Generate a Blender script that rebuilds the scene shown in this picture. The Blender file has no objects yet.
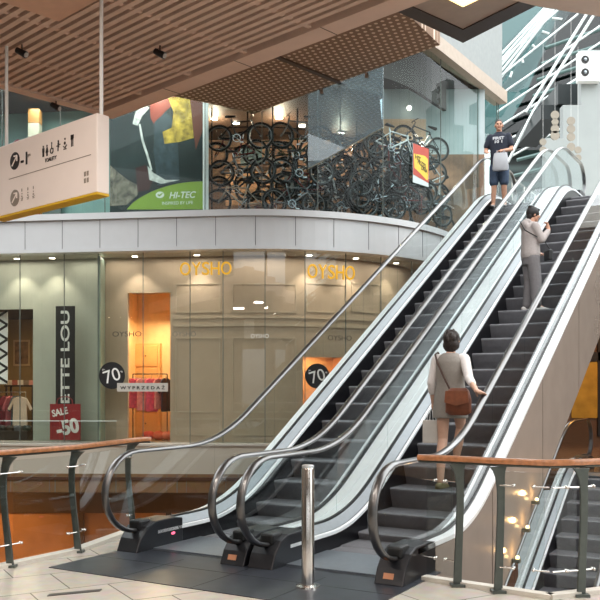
import bpy, bmesh, math, random
from mathutils import Vector, Matrix
random.seed(7)
S = bpy.context.scene
COL = S.collection
PI = math.pi
def R(a): return math.radians(a)

# ------------------------------------------------------------------ materials
def lin(h):
    h = h.lstrip('#'); o = []
    for i in (0, 2, 4):
        c = int(h[i:i+2], 16)/255
        o.append(c/12.92 if c <= .04045 else ((c+.055)/1.055)**2.4)
    return (*o, 1)
MATS = {}
def mat(name, hexc, rough=.5, metal=0, var=.06, scale=8, emit=0, emit_col=None, spec=.5, coat=0, bump=0, bscale=60):
    if name in MATS: return MATS[name]
    m = bpy.data.materials.new(name); m.use_nodes = True
    nt = m.node_tree; b = nt.nodes['Principled BSDF']
    c = lin(hexc)
    tc = nt.nodes.new('ShaderNodeTexCoord')
    n = nt.nodes.new('ShaderNodeTexNoise'); n.inputs['Scale'].default_value = scale; n.inputs['Detail'].default_value = 4
    nt.links.new(tc.outputs['Object'], n.inputs['Vector'])
    r = nt.nodes.new('ShaderNodeValToRGB')
    r.color_ramp.elements[0].position = .3; r.color_ramp.elements[1].position = .7
    r.color_ramp.elements[0].color = (*[max(0, x*(1-var)) for x in c[:3]], 1)
    r.color_ramp.elements[1].color = (*[min(1, x*(1+var)) for x in c[:3]], 1)
    nt.links.new(n.outputs['Fac'], r.inputs['Fac']); nt.links.new(r.outputs['Color'], b.inputs['Base Color'])
    b.inputs['Roughness'].default_value = rough; b.inputs['Metallic'].default_value = metal
    b.inputs['Specular IOR Level'].default_value = spec; b.inputs['Coat Weight'].default_value = coat
    b.inputs['Coat Roughness'].default_value = .08
    if emit:
        b.inputs['Emission Color'].default_value = lin(emit_col or hexc); b.inputs['Emission Strength'].default_value = emit
    if bump:
        n2 = nt.nodes.new('ShaderNodeTexNoise'); n2.inputs['Scale'].default_value = bscale
        nt.links.new(tc.outputs['Object'], n2.inputs['Vector'])
        bp = nt.nodes.new('ShaderNodeBump'); bp.inputs['Strength'].default_value = bump; bp.inputs['Distance'].default_value = .01
        nt.links.new(n2.outputs['Fac'], bp.inputs['Height']); nt.links.new(bp.outputs['Normal'], b.inputs['Normal'])
    MATS[name] = m
    return m
def glassmat(name, tint='#f4fbf8', refl=.0, ior=1.45, rough=0.0):
    m = bpy.data.materials.new(name); m.use_nodes = True; nt = m.node_tree
    nt.nodes.clear()
    o = nt.nodes.new('ShaderNodeOutputMaterial'); mx = nt.nodes.new('ShaderNodeMixShader')
    t = nt.nodes.new('ShaderNodeBsdfTransparent'); t.inputs['Color'].default_value = lin(tint)
    g = nt.nodes.new('ShaderNodeBsdfGlossy'); g.inputs['Roughness'].default_value = rough
    g.inputs['Color'].default_value = (.95, .98, 1, 1)
    f = nt.nodes.new('ShaderNodeFresnel'); f.inputs['IOR'].default_value = ior
    a = nt.nodes.new('ShaderNodeMath'); a.operation = 'ADD'; a.inputs[1].default_value = refl; a.use_clamp = True
    ge = nt.nodes.new('ShaderNodeNewGeometry'); iv = nt.nodes.new('ShaderNodeMath'); iv.operation = 'SUBTRACT'; iv.inputs[0].default_value = 1
    ml = nt.nodes.new('ShaderNodeMath'); ml.operation = 'MULTIPLY'
    nt.links.new(ge.outputs['Backfacing'], iv.inputs[1]); nt.links.new(iv.outputs[0], ml.inputs[1]); nt.links.new(a.outputs[0], ml.inputs[0])
    nt.links.new(f.outputs['Fac'], a.inputs[0]); nt.links.new(ml.outputs[0], mx.inputs[0])
    nt.links.new(t.outputs[0], mx.inputs[1]); nt.links.new(g.outputs[0], mx.inputs[2]); nt.links.new(mx.outputs[0], o.inputs[0])
    MATS[name] = m
    return m
def math_node(nt, op, a, b=None):
    n = nt.nodes.new('ShaderNodeMath'); n.operation = op
    for i, v in enumerate((a, b)):
        if v is None: continue
        if hasattr(v, 'is_output'): nt.links.new(v, n.inputs[i])
        else: n.inputs[i].default_value = v
    return n.outputs[0]

M_GL = glassmat('balustrade_glass', '#f7fafa', .01)
M_GS = glassmat('shop_glass', '#f6f8f5', .05)
M_GU = glassmat('upper_glass', '#f2f8f7', .005, 1.17)
M_GB = glassmat('sky_reflection_glass', '#d5e2e8', .05)
M_GC = glassmat('roof_glass_clear', '#c4d6d6', .02)
def reflection_tint(m, c, f):
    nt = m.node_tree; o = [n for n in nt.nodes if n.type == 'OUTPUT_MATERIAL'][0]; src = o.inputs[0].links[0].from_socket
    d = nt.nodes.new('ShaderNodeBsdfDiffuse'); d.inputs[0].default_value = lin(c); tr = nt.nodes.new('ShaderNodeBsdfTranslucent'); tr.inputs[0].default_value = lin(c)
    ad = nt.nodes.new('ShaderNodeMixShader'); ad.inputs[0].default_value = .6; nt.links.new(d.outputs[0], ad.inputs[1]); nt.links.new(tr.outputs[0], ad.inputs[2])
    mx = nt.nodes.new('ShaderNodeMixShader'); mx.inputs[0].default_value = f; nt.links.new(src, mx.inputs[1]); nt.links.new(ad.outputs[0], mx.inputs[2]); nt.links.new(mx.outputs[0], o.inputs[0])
reflection_tint(M_GB, '#b9c4c8', .22)  # pale diffuse tint standing in for reflected sky
M_GR = glassmat('roof_glass', '#7b9292', .02)
steel = mat('brushed_steel', '#e6eaee', .34, .85, .03, 30)
deckw = mat('satin_deck', '#f7f9fa', .35, .2, .03, 20)
innerd = mat('inner_deck_grey', '#868c90', .45, .5, .04, 20)
steel2 = mat('satin_steel', '#b4bfc9', .3, .8, .04, 30)
chrome = mat('polished_steel', '#d8d4cf', .16, 1, .02, 20)
rubber = mat('handrail_rubber', '#0a0a0c', .33, 0, .1, 30, spec=1, coat=.6); rubber.node_tree.nodes['Principled BSDF'].inputs['IOR'].default_value = 1.7
charcoal = mat('charcoal_cover', '#26272b', .35, .3, .1, 30)
skirtm = mat('skirt_black', '#17171b', .3, .4, .1, 30)
whitestrip = mat('white_strip', '#f4f6f8', .3, .2, .02, 20)
beige = mat('beige_cladding', '#a3968b', .18, .1, .05, 3, coat=.5)
wood = mat('rail_wood', '#a87048', .3, 0, .25, 25, coat=.5)
postm = mat('post_grey', '#565c58', .4, .5, .08, 20)
stone = mat('curb_stone', '#c9c4ba', .4, 0, .05, 10)
fascia_m = mat('fascia_panel', '#c6c8ca', .35, .2, .02, 4)
white = mat('white_paint', '#e8eaea', .5, 0, .03, 3)
black = mat('black_matte', '#111113', .45, 0, .1, 20)
red = mat('sale_red', '#8e1f24', .5, 0, .08, 10)
greenwall = mat('grey_green_wall', '#a9ada0', .6, 0, .04, 3)
greywall = mat('grey_beige_wall', '#b3a08c', .6, 0, .04, 3)
tan = mat('tan_ceiling', '#cfb5a5', .55, 0, .05, 6)
tan2 = mat('tan_border', '#d6bbab', .5, 0, .04, 4)
darkbrown = mat('dark_brown', '#2e2420', .7, 0, .1, 5)
brown = mat('brown_soffit', '#b3a294', .5, 0, .06, 5)
orange = mat('orange_wall', '#c07838', .5, 0, .12, 3)
peach = mat('peach_wall', '#d69a66', .5, 0, .08, 3)
teal = mat('teal_wall', '#8fb0aa', .5, 0, .08, 3)
gold = mat('gold_letter', '#b8861c', .3, .3, .05, 20, emit=.6, emit_col='#d8a828')
lampw = mat('lamp_white', '#ffffff', .5, emit=14, emit_col='#fff3df')
lampy = mat('lamp_warm', '#ffe0a0', .5, emit=3, emit_col='#ffdf9a')
skin = mat('skin', '#b98a72', .55, 0, .06, 20)
skin2 = mat('skin_pale', '#c39a84', .55, 0, .06, 20)
hairm = mat('dark_hair', '#241a16', .55, 0, .25, 60, bump=.6, bscale=90)
hairb = mat('black_hair', '#171313', .55, 0, .25, 60, bump=.6, bscale=90)

# ------------------------------------------------------------------ object helpers
def prop(o, label=None, cat=None, group=None, kind=None):
    if label: o['label'] = label
    if cat: o['category'] = cat
    if group: o['group'] = group
    if kind: o['kind'] = kind
    return o
def empty(name, loc, rz=0, label=None, cat=None, group=None):
    o = bpy.data.objects.new(name, None); COL.objects.link(o)
    o.location = loc; o.rotation_euler = (0, 0, rz); o.empty_display_size = .1
    return prop(o, label, cat, group)
class MB:
    """collects shapes, links them as ONE mesh"""
    def __init__(s): s.v = []; s.f = []; s.mi = []
    def add(s, vs, fs, mi=0):
        k = len(s.v); s.v += [tuple(v) for v in vs]; s.f += [tuple(i+k for i in f) for f in fs]; s.mi += [mi]*len(fs)
        return s
    def box(s, x0, x1, y0, y1, z0, z1, mi=0, T=None):
        vs = [Vector((x, y, z)) for x in (x0, x1) for y in (y0, y1) for z in (z0, z1)]
        if T is not None: vs = [T @ v for v in vs]
        return s.add(vs, [(0,1,3,2),(4,6,7,5),(0,4,5,1),(2,3,7,6),(0,2,6,4),(1,5,7,3)], mi)
    def prism(s, pts, d, mi=0):
        """pts: 3D polygon, extruded by the vector d"""
        n = len(pts); a = [Vector(p) for p in pts]; b = [p+Vector(d) for p in a]
        fs = [tuple(range(n))[::-1], tuple(range(n, 2*n))]
        fs += [(i, (i+1) % n, n+(i+1) % n, n+i) for i in range(n)]
        return s.add(a+b, fs, mi)
    def tube(s, pts, rad, seg=8, mi=0, closed=False, caps=True):
        pts = [Vector(p) for p in pts]; n = len(pts)
        rad = rad if isinstance(rad, (list, tuple)) else [rad]*n
        vs = []; fs = []
        prev = None
        for i, p in enumerate(pts):
            if closed: t = pts[(i+1) % n]-pts[i-1]
            else: t = pts[min(i+1, n-1)]-pts[max(i-1, 0)]
            t.normalize()
            if prev is None:
                u = t.cross(Vector((0, 0, 1)))
                if u.length < .05: u = t.cross(Vector((1, 0, 0)))
            else: u = prev-t*prev.dot(t)
            u.normalize(); prev = u; w = t.cross(u)
            for k in range(seg):
                a = 2*PI*k/seg
                vs.append(p+(u*math.cos(a)+w*math.sin(a))*rad[i])
        m = n if closed else n-1
        for i in range(m):
            for k in range(seg):
                j = (i+1) % n
                fs.append((i*seg+k, i*seg+(k+1) % seg, j*seg+(k+1) % seg, j*seg+k))
        if caps and not closed:
            fs.append(tuple(range(seg))[::-1]); fs.append(tuple((n-1)*seg+k for k in range(seg)))
        return s.add(vs, fs, mi)
    def ball(s, c, r, mi=0, seg=12, rings=8, T=None):
        c = Vector(c); rx, ry, rz = r if isinstance(r, (tuple, list)) else (r, r, r)
        vs = []; fs = []
        for i in range(rings+1):
            th = PI*i/rings
            for k in range(seg):
                ph = 2*PI*k/seg
                v = Vector((rx*math.sin(th)*math.cos(ph), ry*math.sin(th)*math.sin(ph), rz*math.cos(th)))
                vs.append(c+(T @ v if T is not None else v))
        for i in range(rings):
            for k in range(seg):
                fs.append((i*seg+k, (i+1)*seg+k, (i+1)*seg+(k+1) % seg, i*seg+(k+1) % seg))
        return s.add(vs, fs, mi)
    def loft(s, rings, seg=20, mi=0):
        """rings: (cx, cy, z, rx, ry)"""
        vs = []; fs = []
        for (cx, cy, z, rx, ry) in rings:
            for k in range(seg):
                a = 2*PI*k/seg
                vs.append((cx+rx*math.cos(a), cy+ry*math.sin(a), z))
        for i in range(len(rings)-1):
            for k in range(seg):
                fs.append((i*seg+k, i*seg+(k+1) % seg, (i+1)*seg+(k+1) % seg, (i+1)*seg+k))
        fs.append(tuple(range(seg))[::-1]); fs.append(tuple((len(rings)-1)*seg+k for k in range(seg)))
        return s.add(vs, fs, mi)
    def vsweep(s, path, prof, mi=0):
        """path [(y,z)], closed profile [(x,dz)] kept vertical"""
        n = len(prof); vs = []; fs = []
        for (y, z) in path:
            vs += [(x, y, z+dz) for (x, dz) in prof]
        for i in range(len(path)-1):
            for k in range(n):
                fs.append((i*n+k, (i+1)*n+k, (i+1)*n+(k+1) % n, i*n+(k+1) % n))
        fs.append(tuple(range(n))); fs.append(tuple((len(path)-1)*n+k for k in range(n))[::-1])
        return s.add(vs, fs, mi)
    def build(s, name, mats, parent=None, smooth=False, bevel=0):
        me = bpy.data.meshes.new(name); me.from_pydata(s.v, [], s.f)
        for m in (mats if isinstance(mats, (list, tuple)) else [mats]): me.materials.append(m)
        for p, i in zip(me.polygons, s.mi): p.material_index = i
        bm = bmesh.new(); bm.from_mesh(me); bmesh.ops.recalc_face_normals(bm, faces=bm.faces); bm.to_mesh(me); bm.free()
        if smooth:
            me.shade_smooth() if hasattr(me, 'shade_smooth') else None
            try: me.set_sharp_from_angle(angle=R(40))
            except Exception: pass
        o = bpy.data.objects.new(name, me); COL.objects.link(o)
        if parent: o.parent = parent
        if bevel:
            b = o.modifiers.new('bevel', 'BEVEL'); b.width = bevel; b.segments = 2; b.limit_method = 'ANGLE'
        return o
def struct(o): o['kind'] = 'structure'; return o
def kids(o): return [c for c in bpy.data.objects if c.parent == o]
def copy_tree(o, parent=None):
    c = o.copy(); COL.objects.link(c)
    if parent:
        c.parent = parent; c.matrix_parent_inverse = o.matrix_parent_inverse.copy()
    for ch in kids(o): copy_tree(ch, c)
    return c
def text_obj(name, s, mt, parent, center, xdir, height, width=None, depth=.006, up=(0, 0, 1), shear=0, bold=.0):
    cu = bpy.data.curves.new(name, 'FONT'); cu.body = s; cu.size = 1; cu.extrude = .02; cu.shear = shear; cu.offset = bold
    t = bpy.data.objects.new(name+'_tmp', cu); COL.objects.link(t)
    dg = bpy.context.evaluated_depsgraph_get(); dg.update()
    me = bpy.data.meshes.new_from_object(t.evaluated_get(dg)); bpy.data.objects.remove(t)
    xs = [v.co.x for v in me.vertices]; ys = [v.co.y for v in me.vertices]; zs = [v.co.z for v in me.vertices]
    cx, cy = (min(xs)+max(xs))/2, (min(ys)+max(ys))/2
    sy = height/(max(ys)-min(ys)); sx = width/(max(xs)-min(xs)) if width else sy
    sz = depth/(max(zs)-min(zs))
    X = Vector(xdir).normalized(); U = Vector(up).normalized(); N = X.cross(U)
    c = Vector(center)
    for v in me.vertices:
        p = c+X*((v.co.x-cx)*sx)+U*((v.co.y-cy)*sy)+N*((v.co.z)*sz)
        v.co = p
    me.materials.clear(); me.materials.append(mt)
    o = bpy.data.objects.new(name, me); COL.objects.link(o)
    if parent: o.parent = parent
    return o
def lamp(kind, loc, energy, color='#fff0dc', size=.3, rot=None, spot=None, sy=None):
    l = bpy.data.lights.new('lamp', kind); l.energy = energy; l.color = lin(color)[:3]
    if kind == 'AREA':
        l.size = size
        if sy: l.shape = 'RECTANGLE'; l.size_y = sy
    else: l.shadow_soft_size = size
    if spot: l.spot_size = R(spot); l.spot_blend = .6
    o = bpy.data.objects.new('lamp', l); COL.objects.link(o); o.location = loc
    if rot: o.rotation_euler = rot
    return o

# ------------------------------------------------------------------ the frame of the place
F = 855.0; H = 1.6                      # focal length in pixels, eye height
cam = bpy.data.cameras.new('camera'); co = bpy.data.objects.new('camera', cam); COL.objects.link(co)
co.location = (0, 0, H); co.rotation_euler = (PI/2, 0, 0)
cam.sensor_width = 36; cam.lens = 36*F/600; cam.shift_y = 88/600; cam.clip_end = 300
S.camera = co
def at(px, py, Y): return Vector(((px-300)/F*Y, Y, H+(388-py)/F*Y))
def atz(px, py, z): return at(px, py, F*(z-H)/(388-py))
U = Vector((.5048, .8632, 0)); V = Vector((.8632, -.5048, 0)); P0 = Vector((-1.84, 8.05, 0))
ANG = -math.atan2(U.x, U.y)
def E(s, d, z=0): return P0+V*s+U*d+Vector((0, 0, z))

# the facade runs straight from the left, then bends away on an arc, then straight again
TA = R(-7.5); RA = 5.39; LA = RA*R(64); C0 = Vector((-1.75, 18.73, 0))
def Cv(t, off=0, z=0):
    if t <= 0:
        T = Vector((math.cos(TA), math.sin(TA), 0)); p = C0+T*t
    else:
        q = min(t, LA); a = TA+q/RA
        N0 = Vector((-math.sin(TA), math.cos(TA), 0)); cc = C0+N0*RA
        p = cc+Vector((math.sin(a), -math.cos(a), 0))*RA; T = Vector((math.cos(a), math.sin(a), 0))
        if t > LA: p = p+T*(t-LA)
    N = Vector((-T.y, T.x, 0))
    return p+N*off+Vector((0, 0, z))
def Ct(t):
    a = Cv(t+.01)-Cv(t-.01); return a.normalized()
def tpx(px, off=0):
    best = None; t = -12
    while t < 14:
        p = Cv(t, off); x = 300+F*p.x/p.y
        if best is None or abs(x-px) < best[0]: best = (abs(x-px), t)
        t += .01
    return best[1]
def zpx(py, t, off=0): return H+(388-py)*Cv(t, off).y/F
def cstrip(mb, t0, t1, o0, o1, z0, z1, mi=0, step=.3):
    """a solid following the facade between offsets o0..o1"""
    n = max(1, int(math.ceil((t1-t0)/step)))
    for i in range(n):
        a = t0+(t1-t0)*i/n; b = t0+(t1-t0)*(i+1)/n
        mb.prism([Cv(a, o0, z0), Cv(b, o0, z0), Cv(b, o1, z0), Cv(a, o1, z0)], (0, 0, z1-z0), mi)

# ------------------------------------------------------------------ world and sky
w = bpy.data.worlds.new('sky'); S.world = w; w.use_nodes = True
nt = w.node_tree; bg = nt.nodes['Background']
tc = nt.nodes.new('ShaderNodeTexCoord'); sp = nt.nodes.new('ShaderNodeSeparateXYZ'); rp = nt.nodes.new('ShaderNodeValToRGB')
nt.links.new(tc.outputs['Generated'], sp.inputs[0]); nt.links.new(sp.outputs['Z'], rp.inputs[0]); nt.links.new(rp.outputs[0], bg.inputs[0])
rp.color_ramp.elements[0].color = (.12, .125, .125, 1); rp.color_ramp.elements[1].position = .5; rp.color_ramp.elements[1].color = (.98, 1.0, 1.0, 1)
bg.inputs[1].default_value = 4.2
S.view_settings.view_transform = 'Standard'; S.view_settings.look = 'None'; S.view_settings.gamma = 1
S.view_settings.exposure = 0.12
S.cycles.use_denoising = True
S.cycles.max_bounces = 10; S.cycles.transparent_max_bounces = 24; S.cycles.glossy_bounces = 5; S.cycles.diffuse_bounces = 4
S.cycles.sample_clamp_indirect = 6; S.cycles.caustics_reflective = False; S.cycles.caustics_refractive = False

# ------------------------------------------------------------------ setting: floors
def tilemat(name, c1, c2, size, rough, ang=0):
    m = bpy.data.materials.new(name); m.use_nodes = True; nt = m.node_tree; b = nt.nodes['Principled BSDF']
    tc = nt.nodes.new('ShaderNodeTexCoord'); mp = nt.nodes.new('ShaderNodeMapping'); mp.inputs['Rotation'].default_value = (0, 0, ang)
    br = nt.nodes.new('ShaderNodeTexBrick'); br.offset = .5; br.inputs['Scale'].default_value = 1
    br.inputs['Brick Width'].default_value = size; br.inputs['Row Height'].default_value = size; br.inputs['Mortar Size'].default_value = .006
    br.inputs['Color1'].default_value = lin(c1); br.inputs['Color2'].default_value = lin(c2); br.inputs['Mortar'].default_value = lin('#7b746b')
    n = nt.nodes.new('ShaderNodeTexNoise'); n.inputs['Scale'].default_value = 9; n.inputs['Detail'].default_value = 8
    mix = nt.nodes.new('ShaderNodeMixRGB'); mix.blend_type = 'MULTIPLY'; mix.inputs[0].default_value = .35
    nt.links.new(tc.outputs['Object'], mp.inputs[0]); nt.links.new(mp.outputs[0], br.inputs['Vector']); nt.links.new(mp.outputs[0], n.inputs['Vector'])
    nt.links.new(br.outputs['Color'], mix.inputs[1]); nt.links.new(n.outputs['Color'], mix.inputs[2]); nt.links.new(mix.outputs[0], b.inputs['Base Color'])
    b.inputs['Roughness'].default_value = rough
    return m
M_TILE = tilemat('stone_tiles', '#cdc5ba', '#c4bcb1', .62, .25, ANG)
M_FAR = tilemat('far_tiles', '#8a6a4c', '#7d6045', .62, .15, ANG)
M_LOW = tilemat('lower_tiles', '#a5764c', '#98693f', .62, .2, ANG)

P1 = Vector((-2.59, 7.64, 0)); P2 = Vector((-2.16, 8.32, 0)); P3 = Vector((-1.85, 9.5, 0))
PL = P1-(P2-P1)*4
RA0 = Vector((1.02, 7.12, 0)); RB = Vector((1.9, 6.47, 0)); RC = Vector((6.2, 8.3, 0))
fl = [(-9, -3, 0), (9, -3, 0), (9, 8.3, 0), RC, RB, RA0, E(2.95, 1.0), E(-.2, 1.0), E(-.7, 1.2), P3, P2, P1, PL, (-9, 2, 0)]
mb = MB(); mb.prism([Vector(p) for p in fl], (0, 0, -.35)); struct(mb.build('floor', M_TILE))
# far side of the void on this level, in front of the storefront
XE = 15.7
fo = [(-12, XE+.6, 0), (2.6, XE, 0), E(1.9, 10.9), E(3.5, 10.9), (9, 14.2, 0), (14, 14.2, 0), (14, 30, 0), (-12, 30, 0)]
mb = MB(); mb.prism([Vector(p) for p in fo], (0, 0, -.35)); struct(mb.build('floor_far_side', M_FAR))
mb = MB(); mb.prism([(-14, -3, -5.5), (14, -3, -5.5), (14, 32, -5.5), (-14, 32, -5.5)], (0, 0, -.2)); struct(mb.build('floor_lower', M_LOW))
# upstand on the far slab edge
mb = MB(); a = Vector((-12, XE+.6, 0)); b = Vector((2.3, XE+.02, 0)); n = Vector((0, .12, 0))
mb.prism([a+Vector((0,0,-.06)), b+Vector((0,0,-.06)), b+n+Vector((0,0,-.06)), a+n+Vector((0,0,-.06))], (0, 0, .58), 0)
mb.prism([a+Vector((0,-.03,.52)), b+Vector((0,-.03,.52)), b+n+Vector((0,.03,.52)), a+n+Vector((0,.03,.52))], (0, 0, .04), 1)
mb.prism([a+Vector((0,-.03,-.12)), b+Vector((0,-.03,-.12)), b+n+Vector((0,0,-.12)), a+n+Vector((0,0,-.12))], (0, 0, .06), 2)
struct(mb.build('trim_1', [mat('upstand_grey', '#b5ad9f', .45, .1, .03, 3), mat('upstand_cap', '#b0aa9f', .4), mat('edge_brown', '#4a2c18', .5)]))
# lower level shopfronts seen through the void
mb = MB()
mb.box(-14, 5, 19.5, 19.7, -1.25, -.35, 0); mb.box(-14, 5, 19.6, 19.8, -5.5, -1.25, 1)
for x in range(-13, 5, 2): mb.box(x-.06, x+.06, 19.5, 19.6, -5.5, -1.25, 0)
struct(mb.build('wall_lower', [mat('lower_brown', '#5b4a36', .4), mat('lower_orange', '#b88a5c', .4, 0, .25, 1.2)]))

# ------------------------------------------------------------------ setting: facade of two storeys
TL, TR = -10.5, 10.5
mb = MB()
cstrip(mb, TL, TR, 0, .35, 4.72, 5.36, 0)
cstrip(mb, TL, TR, -.07, .35, 5.36, 5.5, 0)
cstrip(mb, TL, TR, -.03, .35, 4.64, 4.72, 0)
t = tpx(25)
tt = t-.88*5
while tt < TR-.2:
    if tt > TL: cstrip(mb, tt-.006, tt+.006, -.004, .01, 4.72, 5.36, 1)
    tt += .88
struct(mb.build('trim_2', [fascia_m, mat('seam_dark', '#5b5d60', .6)]))
# plinth below the glass
mb = MB(); cstrip(mb, TL, TR, .1, .5, 0, .38); struct(mb.build('baseboard_front', mat('plinth_grey', '#8f8a80', .5)))
# lower shop windows : one pane each
OFF = .2
edges = [-10.2, tpx(20, OFF), tpx(64, OFF), tpx(98, OFF), tpx(143, OFF), tpx(190, OFF), tpx(223, OFF), tpx(265, OFF), tpx(305, OFF), tpx(346, OFF), tpx(381, OFF), tpx(412, OFF), 6.5, 8.4]
joint = mat('silicone_joint', '#59605a', .5)
nw = 0
for a, b in zip(edges[:-1], edges[1:]):
    nw += 1
    mb = MB(); cstrip(mb, a+.008, b-.008, OFF, OFF+.012, .38, 4.64); o = struct(mb.build('window_%d' % nw, M_GS))
    mb = MB(); cstrip(mb, b-.008, b+.008, OFF-.004, OFF+.016, .38, 4.64); mb.build('joint', joint, o)
# backing walls behind the glass, with openings
B0 = .95
t_a, t_b = tpx(33, B0), tpx(-22, B0)         # doorway of the left shop
t_c = tpx(103, B0)
n0, n1 = tpx(128, B0), tpx(170, B0)           # lit niche
m0, m1 = tpx(303, B0), tpx(356, B0)           # second lit niche
zd = zpx(309, t_a, B0); zn = zpx(293, n0, B0); zm = zpx(357, m0, B0)
mb = MB()
cstrip(mb, TL, t_b, B0, B0+.1, 0, 4.7); cstrip(mb, t_b, t_a, B0, B0+.1, zd, 4.7); cstrip(mb, t_a, t_c, B0, B0+.1, 0, 4.7)
struct(mb.build('wall_left_shop', greenwall))
mb = MB()
cstrip(mb, t_c, n0, B0, B0+.1, 0, 4.7); cstrip(mb, n0, n1, B0, B0+.1, zn, 4.7); cstrip(mb, n1, m0, B0, B0+.1, 0, 4.7)
cstrip(mb, m0, m1, B0, B0+.1, zm, 4.7); cstrip(mb, m1, TR, B0, B0+.1, 0, 4.7)
struct(mb.build('wall_lingerie_shop', greywall))
mb = MB(); cstrip(mb, tpx(99, OFF), tpx(107, B0), OFF, B0, .38, 4.66)
mb = MB(); a0 = Cv(tpx(98, OFF), OFF, 0); a1 = Cv(t_c, B0, 0); dx = Vector((.05, 0, 0))
mb.prism([a0+Vector((0,.02,.38)), a0+dx+Vector((0,.02,.38)), a1+dx+Vector((0,0,.38)), a1+Vector((0,0,.38))], (0, 0, 4.2)); struct(mb.build('wall_party', mat('party_wall', '#8a9a8c', .4)))
# panel mouldings on the backing wall
mm = MB()
def mould(t0, t1, y0, y1, closed=True):
    za, zb = zpx(y1, (t0+t1)/2, B0), zpx(y0, (t0+t1)/2, B0)
    for z in (za, zb): cstrip(mm, t0, t1, B0-.014, B0, z-.016, z+.016)
    if closed:
        for tq in (t0, t1): cstrip(mm, tq-.016, tq+.016, B0-.014, B0, za, zb)
for x0, x1 in ((176, 220), (233, 296), (307, 345), (352, 380)):
    mould(tpx(x0, B0), tpx(x1, B0), 284, 312)
    if x0 < 300: mould(tpx(x0, B0), tpx(x1, B0), 338, 412); mould(tpx(x0, B0), tpx(x1, B0), 419, 435)
cstrip(mm, n1+.1, TR-1, B0-.025, B0, zpx(327, n1, B0), zpx(324, n1, B0)); cstrip(mm, n1+.1, TR-1, B0-.02, B0, zpx(319, n1, B0), zpx(317.5, n1, B0))
struct(mm.build('trim_9', mat('moulding', '#b8a894', .5)))
# niche interior boxes
def niche(name, t0, t1, ztop, depth, m, mf):
    mb = MB()
    cstrip(mb, t0-.3, t1+.3, B0+depth, B0+depth+.1, 0, ztop+.6, 0)
    for tq in (t0-.3, t1+.3):
        a = Cv(tq-.04, B0+.1); b = Cv(tq+.04, B0+.1); c = Cv(tq+.04, B0+depth); d = Cv(tq-.04, B0+depth)
        mb.prism([a, b, c, d], (0, 0, ztop+.6), 0)
    cstrip(mb, t0-.3, t1+.3, B0+.1, B0+depth, ztop+.5, ztop+.6, 0)
    cstrip(mb, t0-.3, t1+.3, B0+.1, B0+depth, 0, .36, 1)
    return struct(mb.build(name, [m, mf]))
niche('wall_niche', n0, n1, zn, 1.5, mat('niche_cream', '#e3c08c', .5), mat('niche_floor', '#8a5c34', .3))
niche('wall_niche_second', m0, m1, zm, 1.2, peach, mat('niche_floor', '#8a5c34', .3))
for tn, e in ((n0*.5+n1*.5, 52), (m0*.5+m1*.5, 30)):
    lamp('AREA', Cv(tn, B0+.6, 3.3 if e > 50 else 2.4), e, '#ffdfb4', .6)
# left shop room
mb = MB()
DL = 5
cstrip(mb, t_b-2, t_a+1.2, B0+DL, B0+DL+.1, 0, 3.75, 0)
for tq in (t_b-2, t_a+1.2):
    mb.prism([Cv(tq-.05, B0+.12), Cv(tq+.05, B0+.12), Cv(tq+.05, B0+DL), Cv(tq-.05, B0+DL)], (0, 0, 3.75), 0)
struct(mb.build('wall_boutique', mat('boutique_olive', '#8f7446', .6, 0, .1, 2)))
mb = MB(); cstrip(mb, t_b-2, t_a+1.2, B0+.12, B0+DL, 3.65, 3.75); struct(mb.build('ceiling_boutique', darkbrown))

# upper storey
UO = .12
uedges = [-10.2, tpx(2, UO), tpx(60, UO), tpx(105, UO), tpx(205, UO), tpx(262, UO), tpx(318, UO), tpx(383, UO), tpx(441, UO), tpx(478, UO), tpx(497, UO), 10.4]
for a, b in zip(uedges[:-1], uedges[1:]):
    nw += 1
    mb = MB(); cstrip(mb, a+.008, b-.008, UO, UO+.012, 5.5, 9.85); o = struct(mb.build('window_%d' % nw, M_GU))
    mb = MB(); cstrip(mb, b-.008, b+.008, UO-.004, UO+.016, 5.5, 9.85); mb.build('joint', joint, o)
mb = MB()
cstrip(mb, TL, TR, -.1, .3, 9.85, 10.2, 0)
cstrip(mb, TL, TR, .05, .3, 10.2, 14, 1)
struct(mb.build('trim_3', [mat('cornice_beige', '#a8998a', .5), mat('parapet_white', '#868c8c', .5)]))
mb = MB(); cstrip(mb, TL, TR, .36, 7.5, 5.1, 5.45, step=1.0); struct(mb.build('floor_upper_shops', mat('upper_floor', '#5c4838', .4)))
mb = MB(); mb.prism([Cv(TL, .36, 8.45)]+[Cv(-4+k*.5, .36, 8.45) for k in range(int((tpx(383,.36)+4)/.5)+1)]+[(2.3, 23.6, 8.45), (2.3, 26, 8.45), (-12, 26, 8.45)], (0, 0, .15)); struct(mb.build('ceiling_bike_shop', mat('bike_ceiling', '#4b382c', .6)))
mb = MB(); mb.box(-3.2, 2.3, 23.6, 23.8, 5.45, 8.5); struct(mb.build('wall_bike_shop', mat('bike_wall', '#7d5f49', .6, 0, .6, 1.6)))
mb = MB(); mb.box(2.3, 5.1, 23.6, 23.8, 5.45, 8.05); struct(mb.build('wall_bike_shop_corner', MATS['bike_wall']))
mb = MB(); mb.box(2.3, 5.1, 23.6, 23.8, 8.05, 9.9); struct(mb.build('wall_bike_shop_pale', mat('pale_shop_wall', '#aebcc0', .5, 0, .08, 2)))
mb = MB(); mb.prism([(2.3, 23.6, 9.85)]+[Cv(t_, .36, 9.85) for t_ in (3.2, 4, 5, 6, 7, 8, 9.5)]+[(5.1, 23.8, 9.85)], (0, 0, .1)); cstrip(mb, tpx(300, .5), tpx(443, .6), .5, .6, 8.95, 9.85); struct(mb.build('ceiling_bulkhead_inner', darkbrown))
mb = MB(); cstrip(mb, TL, tpx(383, .5), .5, .6, 8.45, 9.0); struct(mb.build('ceiling_fascia_inner', darkbrown))
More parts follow.
